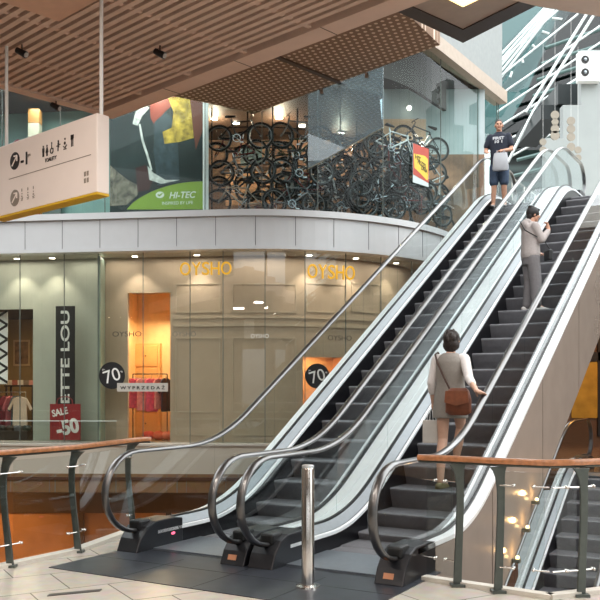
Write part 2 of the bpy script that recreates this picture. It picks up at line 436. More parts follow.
# white column between poster window and bike window
mb = MB(); tq = tpx(205.5, .35)
mb.tube([Cv(tq, .35, 5.5), Cv(tq, .35, 8.45)], .065, 20); struct(mb.build('trim_4', white, smooth=True))
# light inner wall behind the glazed right end
mb = MB(); cstrip(mb, tpx(443, 1.5), TR, 1.5, 1.6, 5.5, 9.9); struct(mb.build('wall_glazed_end', mat('pale_blue_wall', '#c2c6c9', .5, 0, .12, 5)))
# teal shop at the upper left
mb = MB(); cstrip(mb, TL, tpx(104, 1.2), 1.9, 2.0, 5.45, 8.6); struct(mb.build('wall_teal_shop', teal))

# perforated soffit of the diagonal bridge above
def perfmat():
    m = bpy.data.materials.new('perforated_panel'); m.use_nodes = True; nt = m.node_tree; b = nt.nodes['Principled BSDF']
    tc = nt.nodes.new('ShaderNodeTexCoord'); mp = nt.nodes.new('ShaderNodeMapping'); mp.inputs['Rotation'].default_value = (0, 0, R(43.4))
    nt.links.new(tc.outputs['Object'], mp.inputs[0])
    sx = nt.nodes.new('ShaderNodeSeparateXYZ'); nt.links.new(mp.outputs[0], sx.inputs[0])
    q = .135
    fy = math_node(nt, 'DIVIDE', sx.outputs['Y'], q)
    row = math_node(nt, 'FLOOR', fy); odd = math_node(nt, 'MULTIPLY', math_node(nt, 'MODULO', math_node(nt, 'ABSOLUTE', row), 2.0), .5)
    fx = math_node(nt, 'ADD', math_node(nt, 'DIVIDE', sx.outputs['X'], q), odd)
    dx = math_node(nt, 'SUBTRACT', math_node(nt, 'FRACT', fx), .5); dy = math_node(nt, 'SUBTRACT', math_node(nt, 'FRACT', fy), .5)
    d2 = math_node(nt, 'ADD', math_node(nt, 'MULTIPLY', dx, dx), math_node(nt, 'MULTIPLY', dy, dy))
    hole = math_node(nt, 'LESS_THAN', d2, .06)
    mix = nt.nodes.new('ShaderNodeMixRGB'); nt.links.new(hole, mix.inputs[0])
    mix.inputs[1].default_value = lin('#957a66'); mix.inputs[2].default_value = lin('#f0dcc8')
    nt.links.new(mix.outputs[0], b.inputs['Base Color']); b.inputs['Roughness'].default_value = .7; b.inputs['Specular IOR Level'].default_value = .2
    return m
M_PERF = perfmat()
ZS = 7.7
s1 = atz(255, 113, ZS); s2 = atz(440, 45, ZS); s3 = atz(390, 0, ZS); ed = (s2-s1).normalized()
sL = atz(192, 100, ZS)
s0 = s1+(sL-s1)*4.2
poly = [s1, s2, s3+Vector((.05, 0, 0)), s3+ed*2+Vector((0, -1.5, 0)), s0+Vector((5.5, -6.2, 0)), s0]
mb = MB(); mb.prism(poly, (0, 0, .3))
q1 = atz(262, 50, ZS); q2 = atz(345, 84, ZS); qd = (q2-q1).normalized(); qn = Vector((-qd.y, qd.x, 0))*.05
mb.prism([p+Vector((0, 0, -.03)) for p in (q1-qd-qn, q2-qn, q2+qn, q1-qd+qn)], (0, 0, .03), 1)
struct(mb.build('ceiling_perforated', [M_PERF, mat('soffit_seam', '#5a473a', .5)]))
# brown bulkhead with the bright recess, and beige slab nearer
g = [atz(400, 10, 7.6), atz(463, 43, 7.6), atz(535, 6, 7.6), atz(520, -14, 7.6), atz(445, -16, 7.6), atz(395, -16, 7.6)]
mb = MB(); mb.prism(g, (0, 0, .35)); 
gi = [atz(392, -2, 7.58), atz(463, 30, 7.58), atz(463, 43, 7.58), atz(398, 12, 7.58)]
mb.prism(gi, (0, 0, .02), 1)
gi = [atz(463, 30, 7.58), atz(528, -2, 7.58), atz(536, 6, 7.58), atz(463, 43, 7.58)]
mb.prism(gi, (0, 0, .02), 1)
struct(mb.build('ceiling_bulkhead', [brown, mat('bulkhead_edge', '#3b2d27', .5)]))
mb = MB(); mb.prism([atz(443, -3, 7.57), atz(463, 7, 7.57), atz(484, -3, 7.57), atz(463, -12, 7.57)], (0, 0, .02)); o = mb.build('recessed_lamp', mat('lamp_amber', '#ffe9b0', .5, emit=2.5, emit_col='#ffe39a')); prop(o, 'glowing square lamp recessed in the brown bulkhead above the facade', 'lamp')
mb = MB(); g = [atz(496, -4, 7.3), atz(540, 7, 7.3), atz(602, 17, 7.3), atz(700, 20, 7.3), atz(700, -14, 7.3), atz(480, -14, 7.3)]
mb.prism(g, (0, 0, .3)); struct(mb.build('ceiling_beige_slab', mat('beige_soffit', '#ecd8ca', .5, 0, .04, 3)))

# near ceiling of slats
ZC = 5.0
K = atz(103, 112, ZC); ex = (atz(390, 0, ZC)-K); ex.z = 0; ex.normalize(); ey = Vector((-ex.y, ex.x, 0))   # ey points away over the void
if ey.y < 0: ey = -ey
def kc(a, b, z=0): return K+ex*a+ey*b+Vector((0, 0, z-K.z if z else 0))
LX, LY = 13.0, -14.0
mb = MB()
mb.prism([kc(-.12, .0, ZC+.22), kc(LX, .0, ZC+.22), kc(LX, LY, ZC+.22), kc(-.12, LY, ZC+.22)], (0, 0, .2), 1)
b = -.1
while b > LY+.3:
    mb.prism([kc(0, b, ZC+.015), kc(LX, b, ZC+.015), kc(LX, b-.056, ZC+.015), kc(0, b-.056, ZC+.015)], (0, 0, .075), 0)
    b -= .104
a = .75
while a < LX:
    mb.prism([kc(a, 0, ZC+.03), kc(a+.05, 0, ZC+.03), kc(a+.05, LY, ZC+.03), kc(a, LY, ZC+.03)], (0, 0, .1), 2)
    a += .9
struct(mb.build('ceiling', [tan, mat('ceiling_void', '#4e3c32', .8), tan2]))
mb = MB()
mb.prism([kc(-.15, 0, ZC), kc(LX, 0, ZC), kc(LX, .24, ZC), kc(-.15, .24, ZC)], (0, 0, .5))
mb.prism([kc(-.15, 0, ZC), kc(0, 0, ZC), kc(0, LY, ZC), kc(-.15, LY, ZC)], (0, 0, .5))
for j in range(1, 12):
    mb.prism([kc(j*1.2, 0, ZC-.002), kc(j*1.2+.008, 0, ZC-.002), kc(j*1.2+.008, .24, ZC-.002), kc(j*1.2, .24, ZC-.002)], (0, 0, .003), 1)
struct(mb.build('trim_5', [tan2, darkbrown]))
# beige plate in the slat ceiling near the top of the frame
mb = MB(); c0 = atz(92, 2, ZC); 
mb.prism([c0+ex*-.55+Vector((0,0,-.01)), c0+ex*.3+Vector((0,0,-.01)), c0+ex*.3-ey*.7+Vector((0,0,-.01)), c0+ex*-.55-ey*.7+Vector((0,0,-.01))], (0, 0, .03)); struct(mb.build('trim_6', mat('ceiling_plate', '#c9a48d', .5)))

# upper landing slab, white wall on the right, far dark end under the roof
mb = MB(); mb.prism([E(-.1, 12.95, 5.5), E(9, 12.95, 5.5), E(9, 24, 5.5), E(-.1, 24, 5.5)], (0, 0, -.45)); struct(mb.build('floor_upper_landing', mat('landing_stone', '#c8c2b8', .3)))
YW = 24.5
mb = MB()
wl = lambda px, y=0: (px-300)/F*YW
mb.box(wl(581), 14, YW, YW+.3, 5.5, at(0, 50, YW).z); mb.box(wl(563), wl(581), YW, YW+.3, 5.5, at(0, 105, YW).z); mb.box(wl(545), wl(563), YW, YW+.3, 5.5, at(0, 138, YW).z)
struct(mb.build('wall_right_upper', mat('wall_white', '#989f9f', .6, 0, .04, 2)))
YD = 34.0
def ribmat():
    m = bpy.data.materials.new('dark_roof_deck'); m.use_nodes = True; nt = m.node_tree; b = nt.nodes['Principled BSDF']
    tc = nt.nodes.new('ShaderNodeTexCoord'); wv = nt.nodes.new('ShaderNodeTexWave'); wv.inputs['Scale'].default_value = .5; wv.bands_direction = 'Z'
    wv.inputs['Distortion'].default_value = 1.5
    rp = nt.nodes.new('ShaderNodeValToRGB'); rp.color_ramp.elements[0].color = lin('#1d2524'); rp.color_ramp.elements[1].color = lin('#4a5a59'); rp.color_ramp.elements[0].position = .45
    nt.links.new(tc.outputs['Object'], wv.inputs['Vector']); nt.links.new(wv.outputs['Fac'], rp.inputs[0]); nt.links.new(rp.outputs[0], b.inputs['Base Color']); b.inputs['Roughness'].default_value = .5
    return m
dk = [(492, 215), (700, 215), (700, -60), (575, -30), (556, 22), (540, 62), (528, 92), (512, 118), (497, 132)]
mb = MB(); mb.prism([at(x, y, YD) for x, y in dk], (0, .4, 0)); struct(mb.build('wall_far_end', ribmat()))
# roof glass between the tubes, pane by pane
gl = [[(490, 60), (545, 5), (560, 5), (500, 85)], [(497, 92), (502, 85), (562, 5), (575, 5), (520, 92)], [(497, 128), (498, 95), (520, 93), (532, 75), (548, 45), (540, 62), (528, 92)]]
nw += 1
mb = MB(); mb.prism([at(x, y, 33.5) for x, y in ((430, -80), (640, -80), (640, 150), (430, 150))], (0, .02, 0)); struct(mb.build('window_%d' % nw, M_GR))
rb = mat('roof_bar', '#d6e2e2', .4)
for i, g in enumerate(gl[:2]):
    nw += 1
    mb = MB(); pp = [at(x, y, 32) for x, y in g]; mb.prism(pp, (0, .02, 0)); o = struct(mb.build('window_%d' % nw, M_GC))
    mb = MB()
    for k in range(1, 6):
        f = k/6; a = pp[0].lerp(pp[3], f); b = pp[1].lerp(pp[2], f)
        mb.tube([a, b], .05, 6)
    mb.build('glazing_bar', rb, o)
tub = [((500, 62), (560, 8), 28), ((498, 78), (578, 14), 28.4), ((497, 97), (600, 26), 28.8), ((497, 112), (604, 40), 29), ((500, 126), (604, 62), 29.3), ((506, 141), (600, 88), 29.6),
       ((512, 156), (590, 112), 29.8), ((597, 10), (533, 112), 27.0), ((588, 12), (526, 112), 27.2), ((533, 112), (508, 162), 27.0)]
wt = mat('white_steel', '#dfe9e9', .35, .2)
for i, (a, b, Y) in enumerate(tub):
    mb = MB(); mb.tube([at(*a, Y), at(*b, Y)], .034 if i < 7 else .045, 8)
    struct(mb.build('trim_%d' % (10+i), wt, smooth=True))
for i in range(9):
    y = 30+i*16
    mb = MB(); pa, pb = at(545-i*4, y+18, 32), at(640, y-14, 32); mb.tube([pa, pb], .07, 6)
    struct(mb.build('trim_%d' % (30+i), mat('dark_purlin', '#56706e', .5)))
# hall behind and to the right of the camera
mb = MB()
mb.box(13.5, 13.8, 2, 24, -5.5, 5.5); struct(mb.build('wall_right', mat('hall_brown', '#6e5f52', .5, 0, .15, .6)))
mb = MB()
for (x0, x1, z0, z1) in ((-14, 13.8, -5.5, .6), (-14, 13.8, 3.6, 5.6), (-14, 13.8, 9.5, 10.5), (-14, -6, .6, 3.6), (-3, -1, .6, 3.6), (2, 4, .6, 3.6), (7, 13.8, .6, 3.6), (-14, -7, 5.6, 9.5), (-3, -2.4, 5.6, 9.5), (1.5, 2.1, 5.6, 9.5), (6, 13.8, 5.6, 9.5)):
    mb.box(x0, x1, -6.3, -6, z0, z1)
struct(mb.build('wall_back', mat('hall_grey', '#4f473f', .6, 0, .15, .6)))
mb = MB(); mb.box(-14, -13.7, -6, 30, -5.5, 10); struct(mb.build('wall_left', mat('hall_brown2', '#5d544a', .5, 0, .15, .6)))
# golden shop at the far right on this level
mb = MB()
YG = 23.0
mb.box(at(545, 0, YG).x, 14, YG, YG+.2, 0, 4.6, 0)
mb.box(at(571, 0, YG).x, at(597, 0, YG).x, YG-.05, YG, at(0, 418, YG).z, at(0, 362, YG).z, 1)
mb.box(at(597, 0, YG).x, at(604, 0, YG).x, YG-.08, YG, .3, at(0, 330, YG).z, 2)
mb.box(at(560, 0, YG).x, at(604, 0, YG).x, YG-.08, YG, at(0, 361, YG).z, at(0, 352, YG).z, 2)
struct(mb.build('wall_gold_shop', [mat('gold_shop_wall', '#5a3f28', .4), mat('gold_panel', '#c99a3c', .25, .6, .2, 3), black]))
lamp('AREA', (8.0, 20.5, 4.0), 110, '#ffb057', 1.5)
for x, y in ((-7, 15), (-3, 13), (0, 17)):
    lamp('AREA', (x, y+2.5, -.5), 95, '#ffb878', 1.5)

# ------------------------------------------------------------------ escalators
SL = math.tan(R(30)); RISE = 5.5
def ramp(d, k0, k1, w=.6):
    def sp(x):      # smooth hinge at 0
        if x < -w: return 0
        if x > w: return x
        return (x+w)**2/(4*w)
    return SL*(sp(d-k0)-sp(d-k1))
KS0, KH0 = 2.0, 1.82
KS1, KH1 = KS0+RISE/SL, KH0+RISE/SL
def zs(d): return ramp(d, KS0, KS1)
def zh(d): return .98+ramp(d, KH0, KH1)
D1 = 13.0
def frange(a, b, n): return [a+(b-a)*i/n for i in range(n+1)]
DS = sorted(set([.62]+frange(1.0, 3.0, 16)+frange(3.2, 10.4, 24)+frange(10.5, 12.6, 17)+[12.9]))
SP = [(d, zs(d)) for d in DS]
EA, EB = .44, .39
def arc0(r=0, n=14):   # bottom newel loop from inlet to the top
    return [(EA+.1-0*i if False else EA-(EA-r)*math.sin(PI*i/n), .59-(EB-r)*math.cos(PI*i/n)) for i in range(n+1)]
T1 = 13.0
def arc1(r=0, n=14):
    return [(T1+(EA-r)*math.sin(PI*i/n), RISE+.59+(EB-r)*math.cos(PI*i/n)) for i in range(n+1)]
HP = [(EA+.12, .2)]+arc0()+[(d, zh(d)) for d in frange(.6, 3.0, 20)+frange(3.3, 10.2, 14)+frange(10.4, 12.9, 20)]+arc1()+[(T1-.1, RISE+.2)]
TREADZ = .47
treadm = mat('step_rubber', '#2a2a2d', .38, .35, .12, 12)
def stepmat():
    m = mat('step_metal', '#737276', .42, .25, .1, 14); nt = m.node_tree; b = nt.nodes['Principled BSDF']
    tc = nt.nodes.new('ShaderNodeTexCoord'); wv = nt.nodes.new('ShaderNodeTexWave'); wv.inputs['Scale'].default_value = 22; wv.bands_direction = 'X'
    nt.links.new(tc.outputs['Object'], wv.inputs['Vector']); bp = nt.nodes.new('ShaderNodeBump'); bp.inputs['Distance'].default_value = .01; bp.inputs['Strength'].default_value = .6
    nt.links.new(wv.outputs['Fac'], bp.inputs['Height']); nt.links.new(bp.outputs['Normal'], b.inputs['Normal'])
    return m
M_STEP = stepmat()
def glass_outline(d0, d1):
    lo = [(d, zs(d)+.26) for d in frange(d0, d1, 10)]; up = [(d, zh(d)-.02) for d in frange(d0, d1, 10)]
    return lo, up
def make_escalator(name, loc, label, outl, outr, first_light):
    root = empty(name, loc, ANG, label, 'escalator')
    W = 1.24
    # truss
    xl, xr = -outl, W+outr
    b = [(xl, .22), (xl, -1.1), (xr, -1.1), (xr, .22), (xr-.03, .22), (xr-.03, -1.05), (xl+.03, -1.05), (xl+.03, .22)]
    mb = MB(); pth = [p for p in SP if p[0] >= 1.0]
    pth = [(d, z) for d, z in pth]
    mb.vsweep(pth, b, 0)
    mb.build('truss_cladding', beige, root)
    mb = MB()
    for d in (2.6, 4.6, 6.6, 8.6, 10.6):
        x = xr-.002
        mb = MB(); mb.vsweep([(d, zs(d)), (d+.012, zs(d+.012))], [(x, .2), (x+.006, .2), (x+.006, -1.09), (x, -1.09)])
        mb.build('cladding_seam', mat('seam_brown', '#5c5148', .5), root)
    for x, sg, ow in ((0, 1, outl), (W, -1, outr)):
        o0, o1 = sorted((x-sg*ow, x-sg*.018))
        mb = MB(); mb.vsweep(SP, [(o0, .20), (o1, .215), (o1, .26), (o0, .25)]); mb.build('outer_deck', deckw, root)
        mb = MB(); a, c = x+sg*.014, x+sg*.105
        mb.vsweep(SP, [(a, .2), (a, .26), (c-sg*.012, .19), (c-sg*.012, .15)]); mb.build('inner_deck', innerd, root)
        a, c = sorted((x+sg*.10, x+sg*.13))
        mb = MB(); mb.vsweep(SP, [(a, .150), (a, .186), (c, .182), (c, .150)]); mb.build('skirt_strip', whitestrip, root)
        a, c = sorted((x+sg*.10, x+sg*.115))
        mb = MB(); mb.vsweep([(max(d, 0), z) for d, z in SP], [(a, .005), (a, .16), (c, .16), (c, .005)])
        mb.vsweep([p for p in SP if p[0] >= 1.35], [(a, -.28), (a, .01), (c, .01), (c, -.28)])
        mb.build('skirt_panel', skirtm, root)
        # gasket that clamps the glass
        mb = MB(); mb.vsweep(SP, [(x-.02, .2), (x-.02, .275), (x+.016, .275), (x+.016, .2)]); mb.build('glass_gasket', black, root)
        # newel covers at both ends
        for yy, dr, zb in ((0, 1, 0), (T1+EA, -1, RISE)):
            pr = [(.30, 0), (.36, .13), (.46, .24), (.58, .28), (.9, .28), (1.02, .26), (1.02, 0)]
            half = min(ow, .13)
            x0, x1 = x-(half if sg > 0 else .13), x+(.13 if sg > 0 else half)
            mb = MB(); mb.prism([(x0, yy+dr*y, zb+z) for y, z in pr], (x1-x0, 0, 0)); o = mb.build('newel_cover', charcoal, root, bevel=.012)
            mb = MB(); mb.box(x-.07, x+.07, yy+dr*.5-.09, yy+dr*.5+.09, zb+.2, zb+.30); mb.build('handrail_inlet', black, o, bevel=.02)
            if dr > 0 and sg < 0:
                mb = MB(); mb.prism([(x-.055, .322, .05), (x+.035, .322, .05), (x+.035, .342, .095), (x-.055, .342, .095)], (0, -.004, .001)); mb.build('sticker', mat('sticker_orange', '#c98a64', .5), o)
        # handrail
        hw, hh = .042, .02
        prof = [(-hw*.8, -hh)]+[(-hw*math.cos(PI*q/10), -.4*hh+1.5*hh*math.sin(PI*q/10)) for q in range(11)]+[(hw*.8, -hh)]
        mb = MB(); vs = []; n = len(prof)
        for i, (y, z) in enumerate(HP):
            y0, z0 = HP[max(0, i-1)]; y1, z1 = HP[min(len(HP)-1, i+1)]
            ty, tz = y1-y0, z1-z0; l = math.hypot(ty, tz); ny, nz = -tz/l, ty/l
            for (px, q) in prof: vs.append((x+px, y+ny*q, z+nz*q))
        fs = []
        for i in range(len(HP)-1):
            for k in range(n): fs.append((i*n+k, (i+1)*n+k, (i+1)*n+(k+1) % n, i*n+(k+1) % n))
        fs.append(tuple(range(n))); fs.append(tuple((len(HP)-1)*n+k for k in range(n))[::-1])
        mb.add(vs, fs); mb.build('handrail', rubber, root, smooth=True)
        # glass panels
        brk = [1.75+1.26*i for i in range(9)]
        lo, up = glass_outline(.56, brk[0])
        out = lo+up[::-1]+[(y, z) for y, z in arc0(.022)[::-1] if y < .5]
        mb = MB(); mb.prism([(x-.006, y, z) for y, z in out], (.012, 0, 0)); mb.build('glass_panel', M_GL, root)
        for a, c in zip(brk[:-1], brk[1:]):
            lo, up = glass_outline(a+.006, c)
            mb = MB(); mb.prism([(x-.006, y, z) for y, z in lo+up[::-1]], (.012, 0, 0)); mb.build('glass_panel', M_GL, root)
        lo, up = glass_outline(brk[-1]+.006, T1-.1)
        out = lo+[(y, z) for y, z in arc1(.022)[::-1] if z > RISE+.25]+up[::-1]
        mb = MB(); mb.prism([(x-.006, y, z) for y, z in out], (.012, 0, 0)); mb.build('glass_panel', M_GL, root)
        # signal lights beside the comb
        mb = MB()
        c = x+sg*.112
        mb.ball((c, .86, .12), (.022, .06, .028)); o = mb.build('signal_light', mat('signal_'+first_light, '#e05a78' if first_light == 'red' else '#3fd0a0', .3, emit=2.0), root)
    # comb plates
    for d0, d1, zb in ((.55, 1.32, .004), (KS1+.3, 12.95, RISE-.03)):
        mb = MB(); mb.box(.13, W-.13, d0, d1, zb, zb+.016)
        mb.build('comb_plate', mat('comb_metal', '#8d949c', .35, .7, .06, 20), root)
    # steps
    proto = None; k = -4
    while True:
        z = TREADZ+.231*k
        d = KS0+z/SL
        k += 1
        if d < 1.2: continue
        if d > 11.75: break
        zz = min(zs(d)+.006, RISE-.004) if d < 3 or d > 10.6 else z
        if proto is None:
            mb = MB(); pr = [(.43, 0), (.012, 0), (0, -.012), (.0, -.03), (.03, -.12), (.06, -.19), (.07, -.24), (.43, -.24)]
            mb.prism([(.12, y, zq) for y, zq in pr], (W-.24, 0, 0)); o = mb.build('step', M_STEP, root); proto = o
        else:
            o = proto.copy(); COL.objects.link(o); o.parent = root
        o.location = (0, d, zz)
    return root
esc1 = make_escalator('escalator', tuple(E(0, 0)), 'left-hand escalator of the side-by-side pair, with the man in the dark t-shirt', .13, .149, 'red')
esc2 = make_escalator('escalator', tuple(E(1.54, 0)), 'right-hand escalator of the pair, carrying two women seen from behind', .149, .13, 'green')
esc3 = copy_tree(esc2); esc3.location = tuple(E(2.0, -1.53, -5.5))
esc3['label'] = 'empty escalator rising from the floor below, behind the right railing'

# entrance plate, slot drain, bollard
mb = MB(); mb.prism([E(-.12, -.58, .001), E(2.97, -.58, .001), E(2.97, 1.0, .001), E(-.12, 1.0, .001)], (0, 0, .005))
o = mb.build('entrance_plate', mat('entrance_dark', '#3a3e46', .3, .35, .25, 5)); prop(o, 'dark metal floor plate at the foot of the escalator pair', 'floor plate')
mb = MB()
for s in (.7, 1.45, 2.2): mb.prism([E(s, -.57, .006), E(s+.006, -.57, .006), E(s+.006, .3, .006), E(s, .3, .006)], (0, 0, .001))
for d in (.02, .5): mb.prism([E(-.1, d, .006), E(2.95, d, .006), E(2.95, d+.006, .006), E(-.1, d+.006, .006)], (0, 0, .001))
mb.build('plate_seam', black, o)
mb = MB(); a = atz(47, 596.5, 0); b = atz(100, 591.5, 0); n = Vector((.0, .07, 0)); mb.prism([a+Vector((0,0,.001)), b+Vector((0,0,.001)), b+n+Vector((0,0,.001)), a+n+Vector((0,0,.001))], (0, 0, .004))
o = mb.build('floor_drain', mat('drain_dark', '#4b4744', .4, .4)); prop(o, 'dark slot drain cover set in the pale tiles, bottom left', 'drain')
bo = empty('bollard', (.064, 6.86, 0), 0, 'round brushed steel bollard standing on the dark entrance plate', 'bollard')
mb = MB(); mb.loft([(0, 0, .006, .052, .052), (0, 0, .95, .052, .052), (0, 0, .962, .046, .046)], 28); mb.build('shaft', chrome, bo, smooth=True)
mb = MB(); mb.loft([(0, 0, .962, .049, .049), (0, 0, .978, .049, .049), (0, 0, .984, .04, .04)], 28); mb.build('cap', steel, bo, smooth=True)
mb = MB(); mb.loft([(0, 0, .006, .10, .10), (0, 0, .02, .098, .098), (0, 0, .026, .06, .06)], 28); mb.build('base_flange', chrome, bo, smooth=True)

# ------------------------------------------------------------------ railings
def railing(name, label, pts, posts, gl, extra_out, amp=1):
    root = empty(name, tuple(posts[0]), 0, label, 'railing'); o0 = Vector(posts[0])
    L = lambda p: Vector(p)-o0
    zr = 1.03
    mb = MB(); vs = []; fs = []; pts = [Vector(p) for p in pts]
    prof = [(-.035, -.022), (-.04, .0), (-.03, .022), (.03, .022), (.04, .0), (.035, -.022)]; n = len(prof)
    for i, p in enumerate(pts):
        t = (pts[min(i+1, len(pts)-1)]-pts[max(0, i-1)]).normalized(); nn = Vector((-t.y, t.x, 0))
        for q, z in prof: vs.append(L(p)+nn*q+Vector((0, 0, zr+z)))
    for i in range(len(pts)-1):
        for k in range(n): fs.append((i*n+k, (i+1)*n+k, (i+1)*n+(k+1) % n, i*n+(k+1) % n))
    fs.append(tuple(range(n))); fs.append(tuple((len(pts)-1)*n+k for k in range(n))[::-1])
    mb.add(vs, fs); mb.build('handrail', wood, root, smooth=True)
    mb = MB()
    for i in range(len(pts)-1): mb.tube([L(pts[i])+Vector((0, 0, zr-.032)), L(pts[i+1])+Vector((0, 0, zr-.032))], .012, 8)
    mb.build('steel_runner', postm, root)
    for i, p in enumerate(posts):
        p = L(p); t = extra_out[i]; nn = Vector(t).normalized(); tt = Vector((-nn.y, nn.x, 0))
        prof = [(.0, .02, .034), (-.018*amp, .2, .032), (-.048*amp, .45, .030), (-.066*amp, .65, .030), (-.066*amp, .8, .031), (-.045*amp, .9, .038), (-.022*amp, .95, .05), (.0, .985, .07)]
        mb = MB(); a = [p+nn*(o-w2)+Vector((0, 0, z)) for o, z, w2 in prof]; b = [p+nn*(o+w2)+Vector((0, 0, z)) for o, z, w2 in prof]
        mb.prism([q-tt*.012 for q in a+b[::-1]], tt*.024); po = mb.build('post', postm, root, bevel=.004)
        mb = MB(); mb.box(-.055, .055, -.05, .05, .0, .022, T=Matrix.Translation(p+Vector((0, 0, .0)))); mb.build('post_foot', postm, po)
    for (a, b) in gl:
        a, b = L(a), L(b); t = (b-a).normalized(); nn = Vector((-t.y, t.x, 0))*.012
        mb = MB(); z0, z1 = .07, .95
        mb.prism([a+t*.04+Vector((0,0,z0)), b-t*.04+Vector((0,0,z0)), b-t*.04+Vector((0,0,z1)), a+t*.04+Vector((0,0,z1))], nn); g = mb.build('glass_panel', M_GL, root)
        for q, dr in ((a, 1), (b, -1)):
            for z in (.2, .84):
                mb = MB(); c = q+Vector((0, 0, z)); mb.tube([c, c+t*dr*.13], .006, 8); mb.ball(c+t*dr*.12+nn.normalized()*-.008, .013); mb.ball(c+t*dr*.12+nn.normalized()*.018, .013); mb.build('glass_clamp', chrome, g, smooth=True)
    return root
pm = P1-(P2-P1)*1.6
railing('glass_railing', 'left glass railing with wooden handrail and dark curved posts along the void', [PL+Vector((0,0,0)), P1, P2, P2.lerp(P3, .55)+Vector((.02,0,0)), P3+Vector((.08, .02, 0)), P3+Vector((.17, .08, 0))],
        [pm, P1, P2, P3], [(pm, P1), (P1, P2), (P2, P3)], [(1, -.2, 0)]*4)
ra, rb_, rc = Vector((1.27, 6.90, 0)), Vector((1.55, 6.69, 0)), Vector((2.16, 6.57, 0))
rd = Vector((3.4, 7.1, 0))
railing('glass_railing', 'right glass railing with wooden handrail beside the up escalator', [Vector((.98, 7.06, 0)), ra+Vector((0, .0, 0)), rb_, RB+Vector((0, .05, 0)), rc+Vector((0, .02, 0)), rd],
        [ra, rb_, rc, rd], [(RA0, ra), (rb_, RB+Vector((0, .04, 0))), (RB+Vector((.02, .03, 0)), rc), (rc, rd)], [(1, .2, 0)]*4, -.35)
def curb(name, pts, wd=.09):
    mb = MB()
    for a, b in zip(pts[:-1], pts[1:]):
        a, b = Vector(a), Vector(b); t = (b-a).normalized(); n = Vector((-t.y, t.x, 0))*wd
        mb.prism([a-n*.3, b-n*.3, b+n, a+n], (0, 0, .035))
    return struct(mb.build(name, stone))
curb('trim_7', [PL, P1, P2, P3, E(-.35, 1.15)])
curb('trim_8', [RC, RB, RA0][::-1], .07)

# glass balustrade on the far side
fb = empty('far_glass_balustrade', (-12, XE+.62, .56), 0, 'low frameless glass balustrade on the far grey slab edge across the void', 'railing')
a = Vector((-12, XE+.62, .56)); b = Vector((at(118, 0, 16).x, XE+.2, .56)); d = b-a
for k in range(8):
    p, q = d*(k/8)+Vector((.01, 0, 0)), d*((k+1)/8)-Vector((.01, 0, 0))
    mb = MB(); mb.prism([p, q, q+Vector((0,0,.42)), p+Vector((0,0,.42))], (0, .015, 0)); g = mb.build('glass_panel', M_GL, fb)
    mb = MB(); mb.prism([p+Vector((0,-.004,.42)), q+Vector((0,-.004,.42)), q+Vector((0,.02,.42)), p+Vector((0,.02,.42))], (0, 0, .012)); mb.build('edge_strip', mat('edge_light', '#c7d4cf', .3), g)

# ------------------------------------------------------------------ hanging sign
YR, YLf = 7.45, 8.51
sr = at(97, 112, YR); sl = at(0, 147, YLf); sr.z = 0; sl.z = 0; sd = (sr-sl).normalized(); sn = Vector((-sd.y, sd.x, 0))   # sn away
if sn.y < 0: sn = -sn
zt, zb = 4.0, 3.29
s_l = sl-sd*.14
sg = empty('hanging_sign', tuple((s_l+sr)/2+Vector((0, 0, zb))), 0, 'pale illuminated direction sign with pictograms hanging on two rods', 'sign')
o0 = (s_l+sr)/2+Vector((0, 0, zb))
Ls = lambda u, z, n=0: sl+sd*u+sn*n+Vector((0, 0, z))-o0
SLn = (sr-sl).length
mb = MB(); mb.prism([Ls(-.14, zb+.02), Ls(SLn, zb+.02), Ls(SLn, zb+.02, .13), Ls(-.14, zb+.02, .13)], (0, 0, zt-zb-.02))
mb.build('panel', mat('sign_white', '#f2e8e2', .45, 0, .03, 3), sg, bevel=.008)
mb = MB(); mb.prism([Ls(-.14, zb), Ls(SLn, zb), Ls(SLn, zb, .13), Ls(-.14, zb, .13)], (0, 0, .02)); mb.build('bottom_edge', mat('sign_yellow', '#d8b020', .5), sg)
for u in (.02, SLn-.02):
    mb = MB(); mb.tube([Ls(u, zt, .06), Ls(u, ZC+.2, .06)], .017, 10); mb.build('rod', white, sg, smooth=True)
def spx(x, y):    # point on the sign face
    k = (x-300)/F; # solve sl+sd*u on ray
    u = (k*sl.y-sl.x)/(sd.x-k*sd.y); Y = sl.y+sd.y*u
    return u, H+(388-y)*Y/F
ink = mat('sign_ink', '#231c1a', .6); inkg = mat('sign_ink_faded', '#8f857a', .6)
def disc(u, z, r, m, name):
    mb = MB(); mb.prism([Ls(u+r*math.cos(2*PI*k/24), z+r*math.sin(2*PI*k/24), -.004) for k in range(24)], sn*.004); return mb.build(name, m, sg)
u, z = spx(15, 161); disc(u, z, .085, ink, 'arrow_disc')
def arrow(u, z, r, m):
    mb = MB()
    for p, q in (((-.5, -.5), (.5, .5)), ((.5, .5), (-.1, .5)), ((.5, .5), (.5, -.1))):
        a = Ls(u+p[0]*r, z+p[1]*r, -.006); b = Ls(u+q[0]*r, z+q[1]*r, -.006); mb.tube([a, b], .007, 6)
    mb.build('arrow', m, sg)
signw = mat('sign_white', '#f0dcd0'); arrow(u, z, .09, signw)
u, z = spx(15, 198); disc(u, z, .08, inkg, 'arrow_disc'); arrow(u, z, .085, signw)
u, z = spx(24.3, 159); text_obj('lettering', '-1', ink, sg, Ls(u, z, -.004), sd, .12, .115, .004, bold=.02)
u, z = spx(29.5, 155.5); text_obj('lettering', 'ps', inkg, sg, Ls(u, z, -.004), sd, .03, .045, .004)
u, z = spx(51, 159); text_obj('lettering', 'TOALETY', ink, sg, Ls(u, z, -.004), sd, .034, .19, .004)
mb = MB(); a = spx(9, 181); b = spx(91, 153.5)
